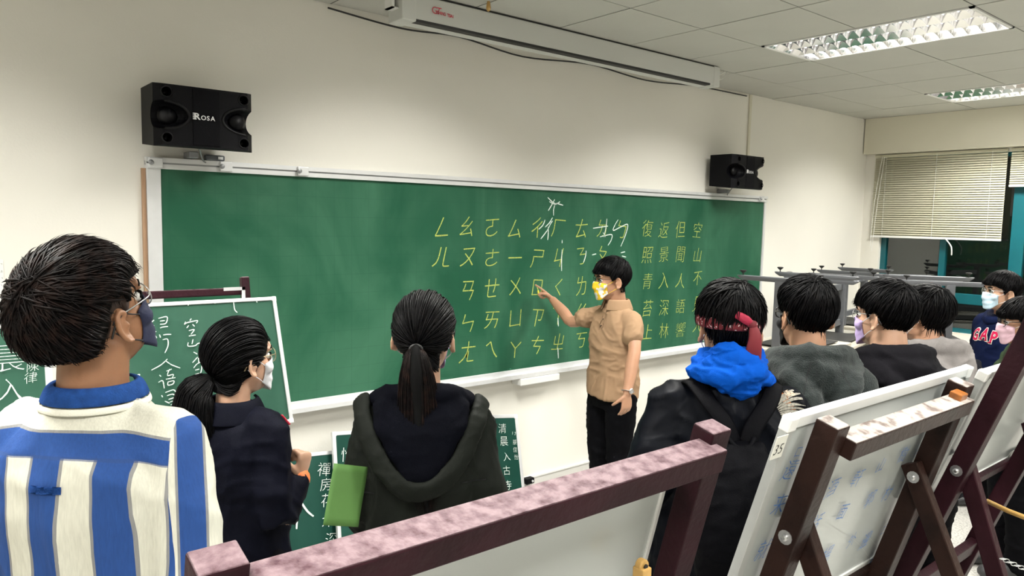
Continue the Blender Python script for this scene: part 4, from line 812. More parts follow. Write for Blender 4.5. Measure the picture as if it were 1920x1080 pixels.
def mask(J, mat, loopm='mask_white', top=.001, bot=-.110, azm=1.16, puff=.004, vee=0.0, loops='round'):
    W, Hm, Hp, root = J['W'], J['Hm'], J['Hp'], J['root']; nu, nv = 25, 15; V = []
    for j in range(nv):
        v = j/(nv-1)
        for i in range(nu):
            u = -1+2*i/(nu-1); az = u*azm; zc = top+(bot-top)*v; fl = 1-.30*abs(u)**2.2; z = (top+bot)/2-.002+(zc-(top+bot)/2)*fl+vee*abs(u)
            y0 = .094+.018*math.exp(-((z+.030)/.030)**2)*math.exp(-(az/.30)**2)-.010*smooth(np.array(-z), .075, .12)
            x = .072*math.sin(az)*1.02; rx = .070; y = y0*math.cos(az)**.75 if abs(az) < PI/2 else 0; y = y+.004
            pl = .0016*math.sin(v*PI*7)*(abs(u) < .9)
            dd = np.array((x, y, z)); dd = dd*(1+(puff+pl)/np.linalg.norm(dd)); Dn = dd/np.linalg.norm(dd); wq = smooth(np.array(abs(u)), .45, 1.0)
            q_ = dd*(1-wq)+Dn*(Rhead(Dn)[()]+.003)*wq; Dn = q_/np.linalg.norm(q_); rr = 0
            for sg in (-1, 1):
                c_, r_ = np.array((sg*.040, .062, -.030)), np.array((.026, .024, .024)); d_ = Dn/r_; p_ = c_/r_; a_ = d_@d_; b_ = -(d_@p_); ds = b_*b_-a_*(p_@p_-1)
                if ds > 0: rr = max(rr, (-b_+math.sqrt(ds))/a_)
            V.append(Dn*max(np.linalg.norm(q_), rr+.003, Rhead(Dn)[()]+.003))
    V = np.array(V); F = [(j*nu+i, j*nu+i+1, (j+1)*nu+i+1, (j+1)*nu+i) for j in range(nv-1) for i in range(nu-1)]
    o = mk('face_mask', MB().add(V@Hm.T+Hp, F), mat, root, smooth=True); sd = o.modifiers.new('thickness', 'SOLIDIFY'); sd.thickness = .0015
    for s in (0, nu-1):
        sg = -1 if s == 0 else 1; a, b = V[s+nu], V[(nv-2)*nu+s]
        et, eb = np.array((sg*.081, -.010, .014)), np.array((sg*.082, -.014, -.038)); bk = np.array((sg*.080, -.030, -.012))
        for P in (([a, (a+et)/2+np.array((sg*.006, 0, 0)), et, bk+np.array((0, 0, .012))], [b, (b+eb)/2+np.array((sg*.005, 0, 0)), eb, bk-np.array((0, 0, .006))])):
            mk('ear_loop', MB().tube([W(p) for p in P], .0014 if loopm == 'mask_white' else .0016, seg=6, sub=4), loopm, o, smooth=True)
    return o
def glasses(J, mat, r=.0013, rw=.026, rh=.021, square=False, y=.100, z=.006, arm=True, tip='frame_k'):
    W, root = J['W'], J['root']; a = np.linspace(0, 2*PI, 28, endpoint=False); g = None; pw = .6 if square else 1.0
    g = mk('glasses', MB().tube([W((-.008, y+.002, z+.004)), W((0, y+.005, z+.008)), W((.008, y+.002, z+.004))], r, seg=6, sub=3), mat, root, smooth=True)
    for s in (-1, 1):
        ring = [(s*.033+rw*np.sign(math.cos(x))*abs(math.cos(x))**pw, y-.006*abs(math.cos(x)*s+1)*.5-.003, z+rh*np.sign(math.sin(x))*abs(math.sin(x))**pw) for x in a]
        mk('rim', MB().tube([W(p) for p in ring], r, up=Vector(J['Hm']@np.array((0, 1, 0))), seg=6, closed=True), mat, g, smooth=True)
        c = np.mean(ring, 0); mk('lens', MB().add([W(c)]+[W(p) for p in ring], [(0, 1+i, 1+(i+1) % 28) for i in range(28)]), 'lens', g)
        P = [(s*(.033+rw), y-.012, z+.006), (s*.074, y-.03, z+.007), (s*.083, .02, z+.008), (s*.0835, -.008, z+.008), (s*.083, -.03, z-.008), (s*.080, -.042, z-.026)]
        mk('temple_arm', MB().tube([W(p) for p in P[:4]], r*1.15, seg=6, sub=3), mat, g, smooth=True); mk('temple_tip', MB().tube([W(p) for p in P[3:]], r*1.6, seg=6, sub=3), tip, g, smooth=True)
    return g
TORSO = [(.80, .185, .130, .0), (.90, .182, .130, .0), (1.02, .172, .122, .0), (1.14, .170, .122, -.004), (1.25, .178, .124, -.008), (1.32, .176, .113, -.012), (1.365, .150, .098, -.014), (1.405, .115, .084, -.014), (1.435, .086, .073, -.012), (1.450, .072, .066, -.010)]
def garment(J, mat, name='jacket', rows=None, b=1.0, rb=1.0, sl=(.064, .061, .055, .049, .043), sleeve=1.0, voxel=.009, amp=.018, fine=.005, freq=(9, 9, 5), extra=None, seed=0, smooth_it=5, arms=('L', 'R'), hem=None, ms=None, pw=2.3):
    k = J['k']; mb = MB(); rows = rows or TORSO
    if hem: rows = [r for r in rows if r[0] > hem]; rows = [(hem, rows[0][1], rows[0][2], rows[0][3])]+rows
    mb.rings([(r[0]*k, r[1]*b, r[2]*b*rb, (r[4] if len(r) > 4 else 0), r[3]) for r in rows], 32, pw)
    for key, sd in (('L', -1), ('R', 1)):
        if key not in arms: continue
        S, E, Wp = J['sh'][key], J['el'][key], J['wr'][key]
        if sleeve >= 1: P = [S+np.array((-sd*.055, 0, .006)), S+np.array((-sd*.005, 0, -.008)), (S+E)/2, E, (E+Wp)/2, E*.04+Wp*.96]; R_ = [sl[0]*.92, sl[0], sl[1], sl[2], sl[3], sl[4]]
        else: Q = S+(E-S)*sleeve; P = [S+np.array((-sd*.055, 0, .006)), S+np.array((-sd*.005, 0, -.008)), (S+Q)/2, Q]; R_ = [sl[0]*.9, sl[0], sl[1], sl[2]]
        mb.tube(P, R_, seg=18, sub=3)
    if extra: extra(mb)
    me = remesh(mb, voxel, smooth_it, name); folds(me, amp, freq, fine, seed, ms); me.shade_smooth()
    o = mk(name, me, mat, J['root']); return o
def blob(J, name, mat, fn, voxel=.008, amp=.008, fine=.002, freq=(11, 11, 9), seed=0, it=4, parent=None, ms=None):
    mb = MB(); fn(mb); me = remesh(mb, voxel, it, name); folds(me, amp, freq, fine, seed, ms); me.shade_smooth(); return mk(name, me, mat, parent or J['root'])
def trousers(J, mat='trouser_black', b=1.0):
    k = J['k']; mb = MB(); mb.rings([(.80*k, .160*b, .110, 0, 0), (.88*k, .160*b, .110, 0, 0), (.98*k, .140*b, .100, 0, 0), (1.02*k, .130*b, .09, 0, 0)], 28, 2.3)
    for s in (-1, 1): hx = s*.088*b; mb.tube([(hx, 0, .90*k), (hx*1.05, .008, .70*k), (hx*1.05, .012, .50*k), (hx*1.05, -.006, .30*k), (hx*1.05, -.008, .075)], [.094, .088, .074, .066, .060], seg=18, sub=3)
    me = remesh(mb, .010, 4, 'trousers'); folds(me, .009, (8, 8, 11), .003, 3.3); me.shade_smooth(); t = mk('trousers', me, mat, J['root'])
    for s in (-1, 1):
        hx = s*.088*b; m2 = MB().tube([(hx, -.085, .045), (hx, -.02, .058), (hx, .06, .055), (hx+s*.006, .155, .038)], [(.038, .042), (.042, .055), (.046, .050), (.044, .034)], seg=14, sub=3)
        mk('shoe', m2, 'shoe', J['root'], smooth=True)
    return t
def hood_back(J, w=.13, z=1.36, d=.10, drop=.12, lift=.0, out=.0):
    """a hood lying down: roll around the neck and a soft bag on the upper back"""
    k = J['k']
    def fn(mb):
        a = np.linspace(0, 2*PI, 26, endpoint=False); R = []; P = []
        for x in a: bk = (1-math.sin(x))/2; P.append((.100*math.cos(x)*(w/.13), -.020+.092*math.sin(x)-.012*bk, (z+.045)*k+lift-.020*math.sin(x)*0+.028*bk-.045*(1-bk)**2)); R.append((.030+.012*bk, .034+.016*bk))
        mb.tube(P, R, seg=12, closed=True)
        mb.tube([(-w*.80, -.075, (z+.045)*k), (-w*.50, -.135-out*.7, (z-.01)*k), (0, -.165-out, (z-drop*.75)*k), (w*.50, -.135-out*.7, (z-.01)*k), (w*.80, -.075, (z+.045)*k)], [(.034, .034), (.050, .042), (.064, .048), (.050, .042), (.034, .034)], seg=12, sub=4)
        mb.ell((0, -.110-out*.5, (z+.01)*k), (w*.85, .060, .080))
    return fn
M['trouser_black'] = cloth('black_trousers', (0.003, 0.003, 0.004), spec=.05); M['jeans'] = cloth('dark_blue_jeans', (0.02, 0.035, 0.09)); M['shoe'] = pm('dark_shoe', (0.02, 0.02, 0.022), .5)
M['navy'] = cloth('navy_jacket', (0.0035, 0.004, 0.009), rough=.65, spec=.05); M['olive'] = cloth('dark_olive_parka', (0.009, 0.0105, 0.0085), rough=.6, spec=.06, bump=.12); M['lining'] = cloth('navy_black_lining', (0.0015, 0.0018, 0.004), spec=.05)
M['tan'] = cloth('tan_polo_pique', (0.35, 0.225, 0.135), .12, 10, .35, 600); M['royal'] = cloth('royal_blue_fleece', (0.001, 0.070, 0.42), .2, 12, .3, 500)
M['bomber'] = cloth('black_satin_bomber', (0.002, 0.0025, 0.0045), rough=.5, spec=.05, bump=.05); M['greyfl'] = cloth('dark_grey_green_fleece', (0.022, 0.028, 0.027), .45, 26, .5, 240, sheen=.15); M['sherpa'] = cloth('brown_sherpa', (0.030, 0.017, 0.013), .6, 90, 1.0, 120)
M['blackfl'] = cloth('black_fleece', (0.0055, 0.005, 0.007), .3, 20, .3, 400); M['dkjacket'] = cloth('dark_jacket', (0.006, 0.0065, 0.010)); M['greyhood'] = cloth('light_grey_jersey', (0.22, 0.205, 0.20), .2, 30, .3, 400)
M['navyfl'] = cloth('navy_fleece', (0.0025, 0.006, 0.030), .2, 20, .3, 400); M['green_c'] = cloth('dark_green_cloth', (0.02, 0.035, 0.015)); M['seam'] = pm('seam', (0.006, 0.006, 0.007), .9); M['black_cloth'] = cloth('black_nylon', (0.002, 0.002, 0.003), rough=.6, spec=.04)
# ---- striped shirt material: horizontal bands on the yoke, upright stripes on back and sleeves
def stripes_mat(name, k):
    m = bpy.data.materials.new(name); N, L = nodes(m); b = N['Principled BSDF']; b.inputs['Roughness'].default_value = .85; b.inputs['Specular IOR Level'].default_value = .2
    tc = N.new('ShaderNodeTexCoord'); sx = N.new('ShaderNodeSeparateXYZ'); L.new(tc.outputs['Object'], sx.inputs[0]); X, Y, Z = sx.outputs
    def mt(op, a, b_=None, c=None):
        n = N.new('ShaderNodeMath'); n.operation = op
        for i, v in enumerate((a, b_, c)):
            if v is None: continue
            if hasattr(v, 'links') or not isinstance(v, (int, float)): L.new(v, n.inputs[i])
            else: n.inputs[i].default_value = v
        return n.outputs[0]
    ax = mt('ABSOLUTE', X); nz = N.new('ShaderNodeTexNoise'); nz.inputs['Scale'].default_value = 4; L.new(tc.outputs['Object'], nz.inputs[0]); wob = mt('MULTIPLY', mt('SUBTRACT', nz.outputs[0], .5), .020)
    zy = mt('ADD', Z, mt('MULTIPLY', mt('MULTIPLY', ax, ax), .55))                    # yoke bands follow the shoulder slope
    u_y = mt('ADD', mt('SUBTRACT', zy, 1.362*k), mt('MULTIPLY', wob, .5)); u_b = mt('ADD', X, wob); u_s = mt('ADD', mt('ADD', mt('MULTIPLY', X, .82), mt('MULTIPLY', Y, .57)), mt('MULTIPLY', wob, .4))
    yo = mt('GREATER_THAN', zy, 1.362*k); sl = mt('GREATER_THAN', ax, mt('ADD', .188, mt('MULTIPLY', mt('SUBTRACT', 1.38*k, Z), .10)))
    def fr(u, per, ph): return mt('FRACT', mt('ADD', mt('DIVIDE', u, per), ph))
    f1 = fr(u_y, .096, YPH); f2 = fr(u_b, .118, BPH); f3 = fr(u_s, .100, SPH)
    f = mt('ADD', mt('MULTIPLY', f1, yo), mt('MULTIPLY', f2, mt('SUBTRACT', 1, yo)))
    f = mt('ADD', mt('MULTIPLY', f3, sl), mt('MULTIPLY', f, mt('SUBTRACT', 1, sl)))
    r = N.new('ShaderNodeValToRGB'); L.new(f, r.inputs[0]); cr = r.color_ramp; cr.interpolation = 'CONSTANT'; blue, grey, white = (.016, .062, .235, 1), (.25, .25, .25, 1), (.66, .65, .56, 1)
    cr.elements[0].color = blue; cr.elements[1].position = .46; cr.elements[1].color = grey
    for p, c in ((.51, white), (.95, grey)): e = cr.elements.new(p); e.color = c
    seam = mt('LESS_THAN', mt('ABSOLUTE', mt('SUBTRACT', zy, 1.362*k)), .0030); seam = mt('MULTIPLY', seam, mt('SUBTRACT', 1, sl))
    wv = N.new('ShaderNodeTexNoise'); wv.inputs['Scale'].default_value = 260; mp = N.new('ShaderNodeMapping'); mp.inputs['Scale'].default_value = (1, 1, .12); L.new(tc.outputs['Object'], mp.inputs[0]); L.new(mp.outputs[0], wv.inputs[0])
    mx = N.new('ShaderNodeMixRGB'); mx.blend_type = 'MULTIPLY'; L.new(r.outputs[0], mx.inputs[1]); mx.inputs[0].default_value = .28; L.new(wv.outputs['Fac'], mx.inputs[2])
    m2 = N.new('ShaderNodeMixRGB'); L.new(mt('MULTIPLY', seam, .7), m2.inputs[0]); L.new(mx.outputs[0], m2.inputs[1]); m2.inputs[2].default_value = (.02, .05, .16, 1)
    gn = N.new('ShaderNodeBrightContrast'); gn.inputs[1].default_value = .004; L.new(m2.outputs[0], gn.inputs[0]); L.new(gn.outputs[0], b.inputs['Base Color'])
    bp = N.new('ShaderNodeBump'); bp.inputs['Strength'].default_value = .25; bp.inputs['Distance'].default_value = .004; L.new(wv.outputs['Fac'], bp.inputs['Height']); L.new(bp.outputs[0], b.inputs['Normal']); return m
def sweep_collar(J, name, mat, prof, c=(0, -.012), gap=.5, a_scale=(1.0, .95), parent=None, tilt=0.0, n=40, th=.004):
    """a collar: open profile of (radius, z) swept round the neck, open at the front by 'gap' radians"""
    V = []; m = len(prof); A = np.linspace(PI/2+gap/2, PI/2+2*PI-gap/2, n)
    for x in A:
        for r, z in prof: bk = (1-math.sin(x))/2; V.append((c[0]+r*a_scale[0]*math.cos(x), c[1]+r*a_scale[1]*math.sin(x), z*J['k']+tilt*bk))
    F = [(i*m+j, i*m+j+1, (i+1)*m+j+1, (i+1)*m+j) for i in range(n-1) for j in range(m-1)]
    o = mk(name, MB().add(V, F), mat, parent or J['root'], smooth=True); s = o.modifiers.new('thickness', 'SOLIDIFY'); s.thickness = th; s2 = o.modifiers.new('subdivision', 'SUBSURF'); s2.levels = s2.render_levels = 1
    return o
# ---------- 1 man in the striped shirt
J = person('man with undercut black hair in a blue and white striped shirt, looking up', 172, 490, 1.42, 47, 58, pitch=.36, hoff=.02, skin='skin_d', seed=1,
           hair=dict(front=.048, side=.020, back=-.035, ear=.040, thick=.030, tback=.040, tfront=.022, tside=.75, lump=.010, n=1500, whorl=(.05, -.72, .65), lift=.012, edge=.55, w=.8), hmat='hair_b', voxel=.0045, build=1.0, neck=1.08)
Js = J; hair_obj(J['root'], J['Hm'], J['Hp'], dict(front=.044, side=-.012, back=-.078, ear=.012, thick=.0045, tback=.007, tfront=.002, lump=.0006, n=0, whorl=(0, -.5, .8), edge=.0), 'hair', 3)[0].data.materials[0] = pm('shaved_hair', (.045, .022, .014), .7, .5, 30)
YPH, BPH, SPH = .02, .30, .70
M['stripes'] = stripes_mat('striped_denim', J['k']); M['denim'] = cloth('blue_denim', (.016, .062, .235), .35, 60, .3, 300); M['cream'] = cloth('cream_cloth', (.76, .75, .66), .05)
g_ = garment(J, 'stripes', 'shirt', b=1.05, rb=1.08, sl=(.070, .069, .066, .060, .052), voxel=.008, amp=.012, fine=.0035, freq=(6, 6, 4), seed=2)
sweep_collar(J, 'collar', 'denim', [(.068, 1.468), (.073, 1.474), (.084, 1.468), (.091, 1.452), (.095, 1.442)], gap=.5, a_scale=(1.0, 1.02))
sweep_collar(J, 'collar_edge', 'cream', [(.0955, 1.441), (.0995, 1.428)], gap=.5, a_scale=(1.0, 1.02))
mb = MB(); k = J['k']; mb.box((-.026, 0, .95*k), (-.020, 0, 1.31*k)).box((.020, 0, .95*k), (.026, 0, 1.31*k)); 
lp = MB(); lp.box((-.030, 0, 1.305*k), (.030, 0, 1.318*k)); decal('locker_loop', lp, g_, 'denim', J['root'], -1, .004)
trousers(J, 'jeans', 1.05); mask(J, 'mask_navy', 'mask_black', top=.006, bot=-.112); glasses(J, 'frame_s', rw=.026, rh=.024, z=.004)
# ---------- 2 woman in navy, left
J = person('woman with low black ponytail in a navy jacket and white mask beside the left chalkboard', 450, 607, 2.36, 58, 74, pitch=.02, seed=2, build=.86, skin='skin_l', voxel=.005, female=True, neck=.9,
           hair=dict(front=.050, side=-.035, back=-.085, ear=.0, thick=.014, tback=.018, tfront=.010, lump=.004, ctrl=.8, n=1300, whorl=(-.10, -.80, -.42), swirl=.05, lift=.002, edge=.4, w=.8),
           arms={'R': dict(ew=at_d(520, 975, 2.30), ww=at_d(562, 898, 2.38), hand=dict(nw=(-.3, .2, -.6), tw=(-.3, -.3, .9), dw=(.25, .05, .9), curl=(1.0, 1.1, 1.2, 1.2), tc=1.0, k=.90)), 'L': dict(e=(-.21, .0, 1.12), w=(-.15, .20, 1.00))})
Hw = J['W']; Tp = [Hw((-.012, -.108, -.045)), Hw((-.026, -.145, -.080)), Hw((-.028, -.155, -.15)), Hw((-.024, -.150, -.22)), Hw((-.014, -.142, -.29)), Hw((-.006, -.138, -.35))]
tail_obj(J['cap'], Tp, [.026, .060, .074, .072, .058, .024], 'hair', n=700, seed=2)
garment(J, 'navy', b=.94, rb=1.1, sl=(.066, .063, .058, .053, .044), amp=.018, freq=(8, 8, 6), seed=11, hem=.72)
sweep_collar(J, 'collar', 'navy', [(.066, 1.475), (.074, 1.485), (.084, 1.470), (.098, 1.430), (.108, 1.405)], gap=.9, a_scale=(1.05, 1.0))
k = J['k']; Wr = J['wr']['R']; d = Wr-J['el']['R']; d /= np.linalg.norm(d)
mk('orange_cuff', MB().tube([Wr-d*.012, Wr+d*.006], .034, seg=16), pm('orange_trim', (.55, .14, .03), .7), J['root'], smooth=True)['label'] = 'orange knitted cuff edge'
mk('red_lapel', MB().beam((.115, .075, 1.405*k), (.135, .092, 1.365*k), .030, .006, up=(.4, .9, 0)), 'red_ink', J['root'], bevel=.003)
lg = MB(); put(lg, '@', J['sh']['L']*.55+J['el']['L']*.45+np.array((-.074, -.02, 0)), np.array((-.25, -.97, 0)), UZ, .03, off=.01); mk('sleeve_badge', lg, 'silver_ink', J['root'])
trousers(J, 'trouser_black', .95); mask(J, 'mask_white'); glasses(J, 'frame_g', rw=.027, rh=.024, tip='frame_g')
# ---------- 3 woman in the olive parka
J = person('woman with long black ponytail seen from behind in a dark olive hooded parka', 797, 545, 2.15, 35, 44, pitch=.0, seed=3, build=.84, skin='skin_l', voxel=.006, neck=.9,
           hair=dict(front=.050, side=-.030, back=-.085, ear=-.006, thick=.012, tback=.014, tfront=.010, lump=.004, n=1500, whorl=(.02, -.98, -.10), swirl=.05, lift=.002, edge=.4, w=.8),
           arms={'L': dict(e=(-.185, -.03, 1.12), w=(-.13, .14, .95)), 'R': dict(e=(.180, -.03, 1.12), w=(.13, .14, .95))})
Hw = J['W']; c = Hw((.002, -.122, -.018)); k = J['k']
T_ = [c, c+np.array((0, -.030, -.01)), c+np.array((.004, -.038, -.08)), c+np.array((.010, -.035, -.17)), c+np.array((.016, -.050, -.26)), c+np.array((.028, -.060, -.36)), c+np.array((.040, -.062, -.45))]
tail_obj(J['cap'], T_, [.017, .030, .048, .054, .048, .034, .012], 'hair_b', n=900, seed=3, frizz=.010)
mk('hair_tie', MB().tube([c+np.array((.017*math.cos(a), -.018, .015*math.sin(a))) for a in np.linspace(0, 2*PI, 16, endpoint=False)], .0042, up=(0, 1, 0), seg=8, closed=True), 'rubber', J['cap'], smooth=True)
g_ = garment(J, 'olive', 'parka', b=.96, rb=1.18, sl=(.068, .066, .062, .056, .050), amp=.020, freq=(7, 7, 5), seed=21, hem=.76)
pts = [(-.172, -.045, 1.425), (-.158, -.110, 1.385), (-.120, -.160, 1.300), (-.062, -.190, 1.225), (0, -.198, 1.200), (.062, -.190, 1.225), (.120, -.160, 1.300), (.158, -.110, 1.385), (.172, -.045, 1.425)]
pts = [np.array(p)*np.array((1, 1, k)) for p in pts]
def hoodfn(mb):
    V = []
    mb.tube(pts, [(.030, .014)]*9, up=(0, 1, .3), seg=12, sub=4)
o = blob(J, 'hood_rim', 'olive', hoodfn, voxel=.006, amp=.004, fine=.002, seed=5)
def lin(mb):
    mb.tube([np.array((x, y, z*k)) for x, y, z in ((0, -.105, 1.43), (0, -.145, 1.37), (0, -.165, 1.31), (0, -.180, 1.25), (0, -.184, 1.22))], [(.140, .034), (.128, .032), (.098, .028), (.055, .022), (.025, .016)], up=(0, 1, 0), seg=20, sub=3)
    mb.tube([(-.13, -.05, 1.425*k), (-.07, -.10, 1.45*k), (0, -.115, 1.46*k), (.07, -.10, 1.45*k), (.13, -.05, 1.425*k)], [.028, .034, .036, .034, .028], seg=12, sub=3)
blob(J, 'hood_lining', 'lining', lin, voxel=.007, amp=.008, seed=8)
for s in (-1, 1): mk('snap', MB().ell((s*.150, -.120, 1.362*k), (.005, .004, .005)), 'rubber', J['root'], smooth=True)
for s, z0 in ((-1, 1.16), (1, 1.20)):
    m_ = MB(); m_.box((s*.115, 0, z0*k-.002), (s*.185, 0, z0*k+.002)); decal('seam_line', m_, g_, 'seam', J['root'], -1, .002)
trousers(J, 'trouser_black', .97); mask(J, 'mask_lilac', 'mask_white'); glasses(J, 'frame_k', rw=.026, rh=.022)
gp = at_d(640, 928, 1.98); gu = at_d(640, 872, 2.0)-at_d(622, 984, 1.96); gu /= np.linalg.norm(gu)
gr = (at_d(672, 872, 2.02)-at_d(637, 872, 1.98)); gr -= gu*(gr@gu); gr /= np.linalg.norm(gr); gn = np.cross(gr, gu)
t = MB(); n = 9; V = []
for i in range(n):
    for j in range(n): u, v = -.038+.105*i/(n-1), -.080+.160*j/(n-1); V.append(gr*u+gu*v+gn*(.004*math.sin(u*22)+.002*math.sin(v*18)))
o = mk('green_sheet', t.add(V, [(i*n+j, i*n+j+1, (i+1)*n+j+1, (i+1)*n+j) for i in range(n-1) for j in range(n-1)]), 'greenpaper', None, smooth=True); o.location = gp
sd = o.modifiers.new('thickness', 'SOLIDIFY'); sd.thickness = .0012; tag(o, 'bright green paper sheet held against the olive parka\'s left side', 'paper')
# ---------- 4 the teacher
pe, pw_ = at_y(1072, 603, -.40), at_y(1036, 562, -.165)
dh = at_y(1003, 533, -.035)-pw_
J = person('teacher in a tan polo shirt and yellow floral mask pointing at the chalkboard', 1147, 482, 4.42, -82, -64, pitch=-.06, seed=4, build=.96, skin='skin', voxel=.0042, face=True, hoff=.025,
           hair=dict(front=.040, side=-.004, back=-.070, ear=.018, thick=.017, tback=.014, tfront=.018, taper=.5, lump=.008, n=1100, whorl=(.05, -.55, .83), lift=.008, edge=.6),
           arms={'R': dict(ew=pe, ww=pw_, hand=dict(dw=dh, nw=(-.35, -.25, -.85), tw=(-.6, -.5, .2), curl=(.06, 1.15, 1.25, 1.3), tc=.9, k=.98)),
                 'L': dict(ew=at_d(1190, 655, 4.26), ww=at_d(1176, 738, 4.20), hand=dict(dw=(-.06, -.03, -1), nw=(.2, .9, .0), tw=(-.9, .3, 0), curl=(.3, .33, .36, .4), tc=.75, k=.92))})
Jt = J; k = J['k']
pr_ = [r for r in TORSO]; pr_[0] = (.865, .180, .130, .0); pr_[1] = (.92, .178, .128, .0)
g_ = garment(J, 'tan', 'polo_shirt', rows=pr_, b=.99, rb=1.02, sl=(.060, .060, .060), sleeve=.62, voxel=.007, amp=.013, freq=(8, 8, 6), seed=31, smooth_it=4)
sweep_collar(J, 'collar', 'tan', [(.064, 1.480), (.070, 1.487), (.078, 1.475), (.090, 1.440), (.098, 1.418)], gap=.35, a_scale=(1.02, 1.05))
for z in (1.36, 1.32): m_ = MB(); m_.box((-.004, 0, z*k-.004), (.004, 0, z*k+.004)); decal('button', m_, g_, 'rubber', J['root'], 1, .003)
for a_ in ((-.016, -.0145), (.0145, .016)): m_ = MB(); m_.box((a_[0], 0, 1.29*k), (a_[1], 0, 1.42*k)); decal('placket_edge', m_, g_, pm('tan_seam', (.2, .13, .07), .9) if 'tan_seam' not in bpy.data.materials else bpy.data.materials['tan_seam'], J['root'], 1, .002)
trousers(J, 'trouser_black', 1.0)
mask(J, 'mask_flower', pm('yellow_loop', (.75, .50, .03), .7)); glasses(J, 'frame_k', rw=.026, rh=.018, square=True)
Wl = J['wr']['L']; dl = Wl-J['el']['L']; dl /= np.linalg.norm(dl); pc = Wl-dl*.015; side = np.cross(dl, (0, 1, 0)); side /= np.linalg.norm(side); up_ = np.cross(side, dl)
mk('wrist_watch', MB().tube([pc+side*.032*math.cos(a)+up_*.028*math.sin(a) for a in np.linspace(0, 2*PI, 20, endpoint=False)], [(.010, .0022)]*20, up=Vector(dl)*1.0, seg=8, closed=True).ell(pc-side*.033, (.006, .016, .016)), 'steel', J['root'], smooth=True)
ti = J['tipsR'][1]; ow = np.array(J['root'].matrix_basis @ Vector(ti)); 
ck = at_y(1009, 549, -.11); q = mk('chalk_stick', MB().tube([(0, 0, .012), (.004, -.002, -.016)], .006, seg=10), pm('yellow_chalk_stick', (.80, .66, .06), .8), None, smooth=True); q.location = ck; tag(q, 'short yellow chalk stick held in the teacher\'s pointing hand', 'chalk')
# ---------- 5 man with the red bandana
J = person('man with a red bandana around black hair, blue hood over a black embroidered jacket', 1371, 522, 2.2, 44, 40, pitch=-.02, seed=5, build=1.06, skin='skin', voxel=.006, hoff=.03,
           hair=dict(front=.040, side=-.004, back=-.080, ear=.020, thick=.020, tback=.012, tfront=.018, tside=.8, taper=.35, lump=.012, n=1400, whorl=(.08, -.35, .93), lift=.016, edge=.5, swirl=.5),
           arms={'L': dict(ew=at_d(1222, 885, 2.16), w=(-.20, .16, .93)), 'R': dict(e=(.245, -.02, 1.12), w=(.22, .16, .93))})
Jb = J; k = J['k']
g_ = garment(J, 'bomber', b=1.19, rb=1.06, sl=(.074, .074, .070, .064, .052), amp=.020, freq=(7, 7, 5), seed=41, hem=.74)
W = J['W']; ring = []
for a in np.linspace(0, 2*PI, 40, endpoint=False):
    D = np.array((math.sin(a), math.cos(a), -.02+.0+.30+.10*math.cos(a))); r = Rhead(D)[()]+J['th'](D/np.linalg.norm(D), np.array(.5))*1.0+.004; ring.append(W(D/np.linalg.norm(D)*r))
M['bandana'] = pm('red_bandana', (.11, .003, .009), .75, col2=(.55, .45, .45), vs=110, thr=(.33, .36), detail=1.0)
bd = mk('bandana', MB().tube(ring, [(.005, .017)]*40, up=Vector(J['Hm']@np.array((0, .0, 1))), seg=12, closed=True), 'bandana', J['root'], smooth=True)
kn = W((.030, -.128, .026))
mk('knot', MB().ell((0, 0, 0), (.016, .012, .013)).xf(None, kn), 'bandana', bd, smooth=True)
mk('bandana_end', MB().tube([kn, kn+np.array((.006, -.014, -.03)), kn+np.array((.004, -.016, -.07)), kn+np.array((.006, -.010, -.105))], [(.010, .006), (.017, .005), (.022, .005), (.021, .003)], up=(0, 1, 0), seg=10, sub=3), pm('plain_red_cloth', (.13, .002, .008), .7), bd, smooth=True)
mk('bandana_end', MB().tube([kn, kn+np.array((-.02, -.010, .014)), kn+np.array((-.045, -.004, .028))], [(.008, .005), (.013, .005), (.011, .003)], up=(0, 1, 0), seg=10, sub=3), pm('crimson_cloth', (.30, .006, .035), .7), bd, smooth=True)
def bh(mb):
    for dz, rx, ry, th, yo in ((.028, .072, .078, .021, -.010), (.002, .084, .090, .024, -.022), (-.026, .098, .100, .025, -.034)):
        P = []; R_ = []
        for a in np.linspace(0, 2*PI, 28, endpoint=False): bk = (1-math.sin(a))/2; P.append((rx*math.cos(a), yo+ry*math.sin(a), 1.510*k+dz-.035*(1-bk)+.008*math.sin(3*a+dz*60))); R_.append((th, th*(.8+.35*bk)))
        mb.tube(P, R_, seg=12, closed=True)
    mb.ell((.0, -.105, 1.475*k), (.075, .034, .045)); mb.ell((.015, -.118, 1.455*k), (.05, .025, .04))
blob(J, 'hood', 'royal', bh, voxel=.005, amp=.016, fine=.004, freq=(11, 11, 20), seed=4, it=3)
mask(J, 'mask_white'); trousers(J, 'trouser_black', 1.1)
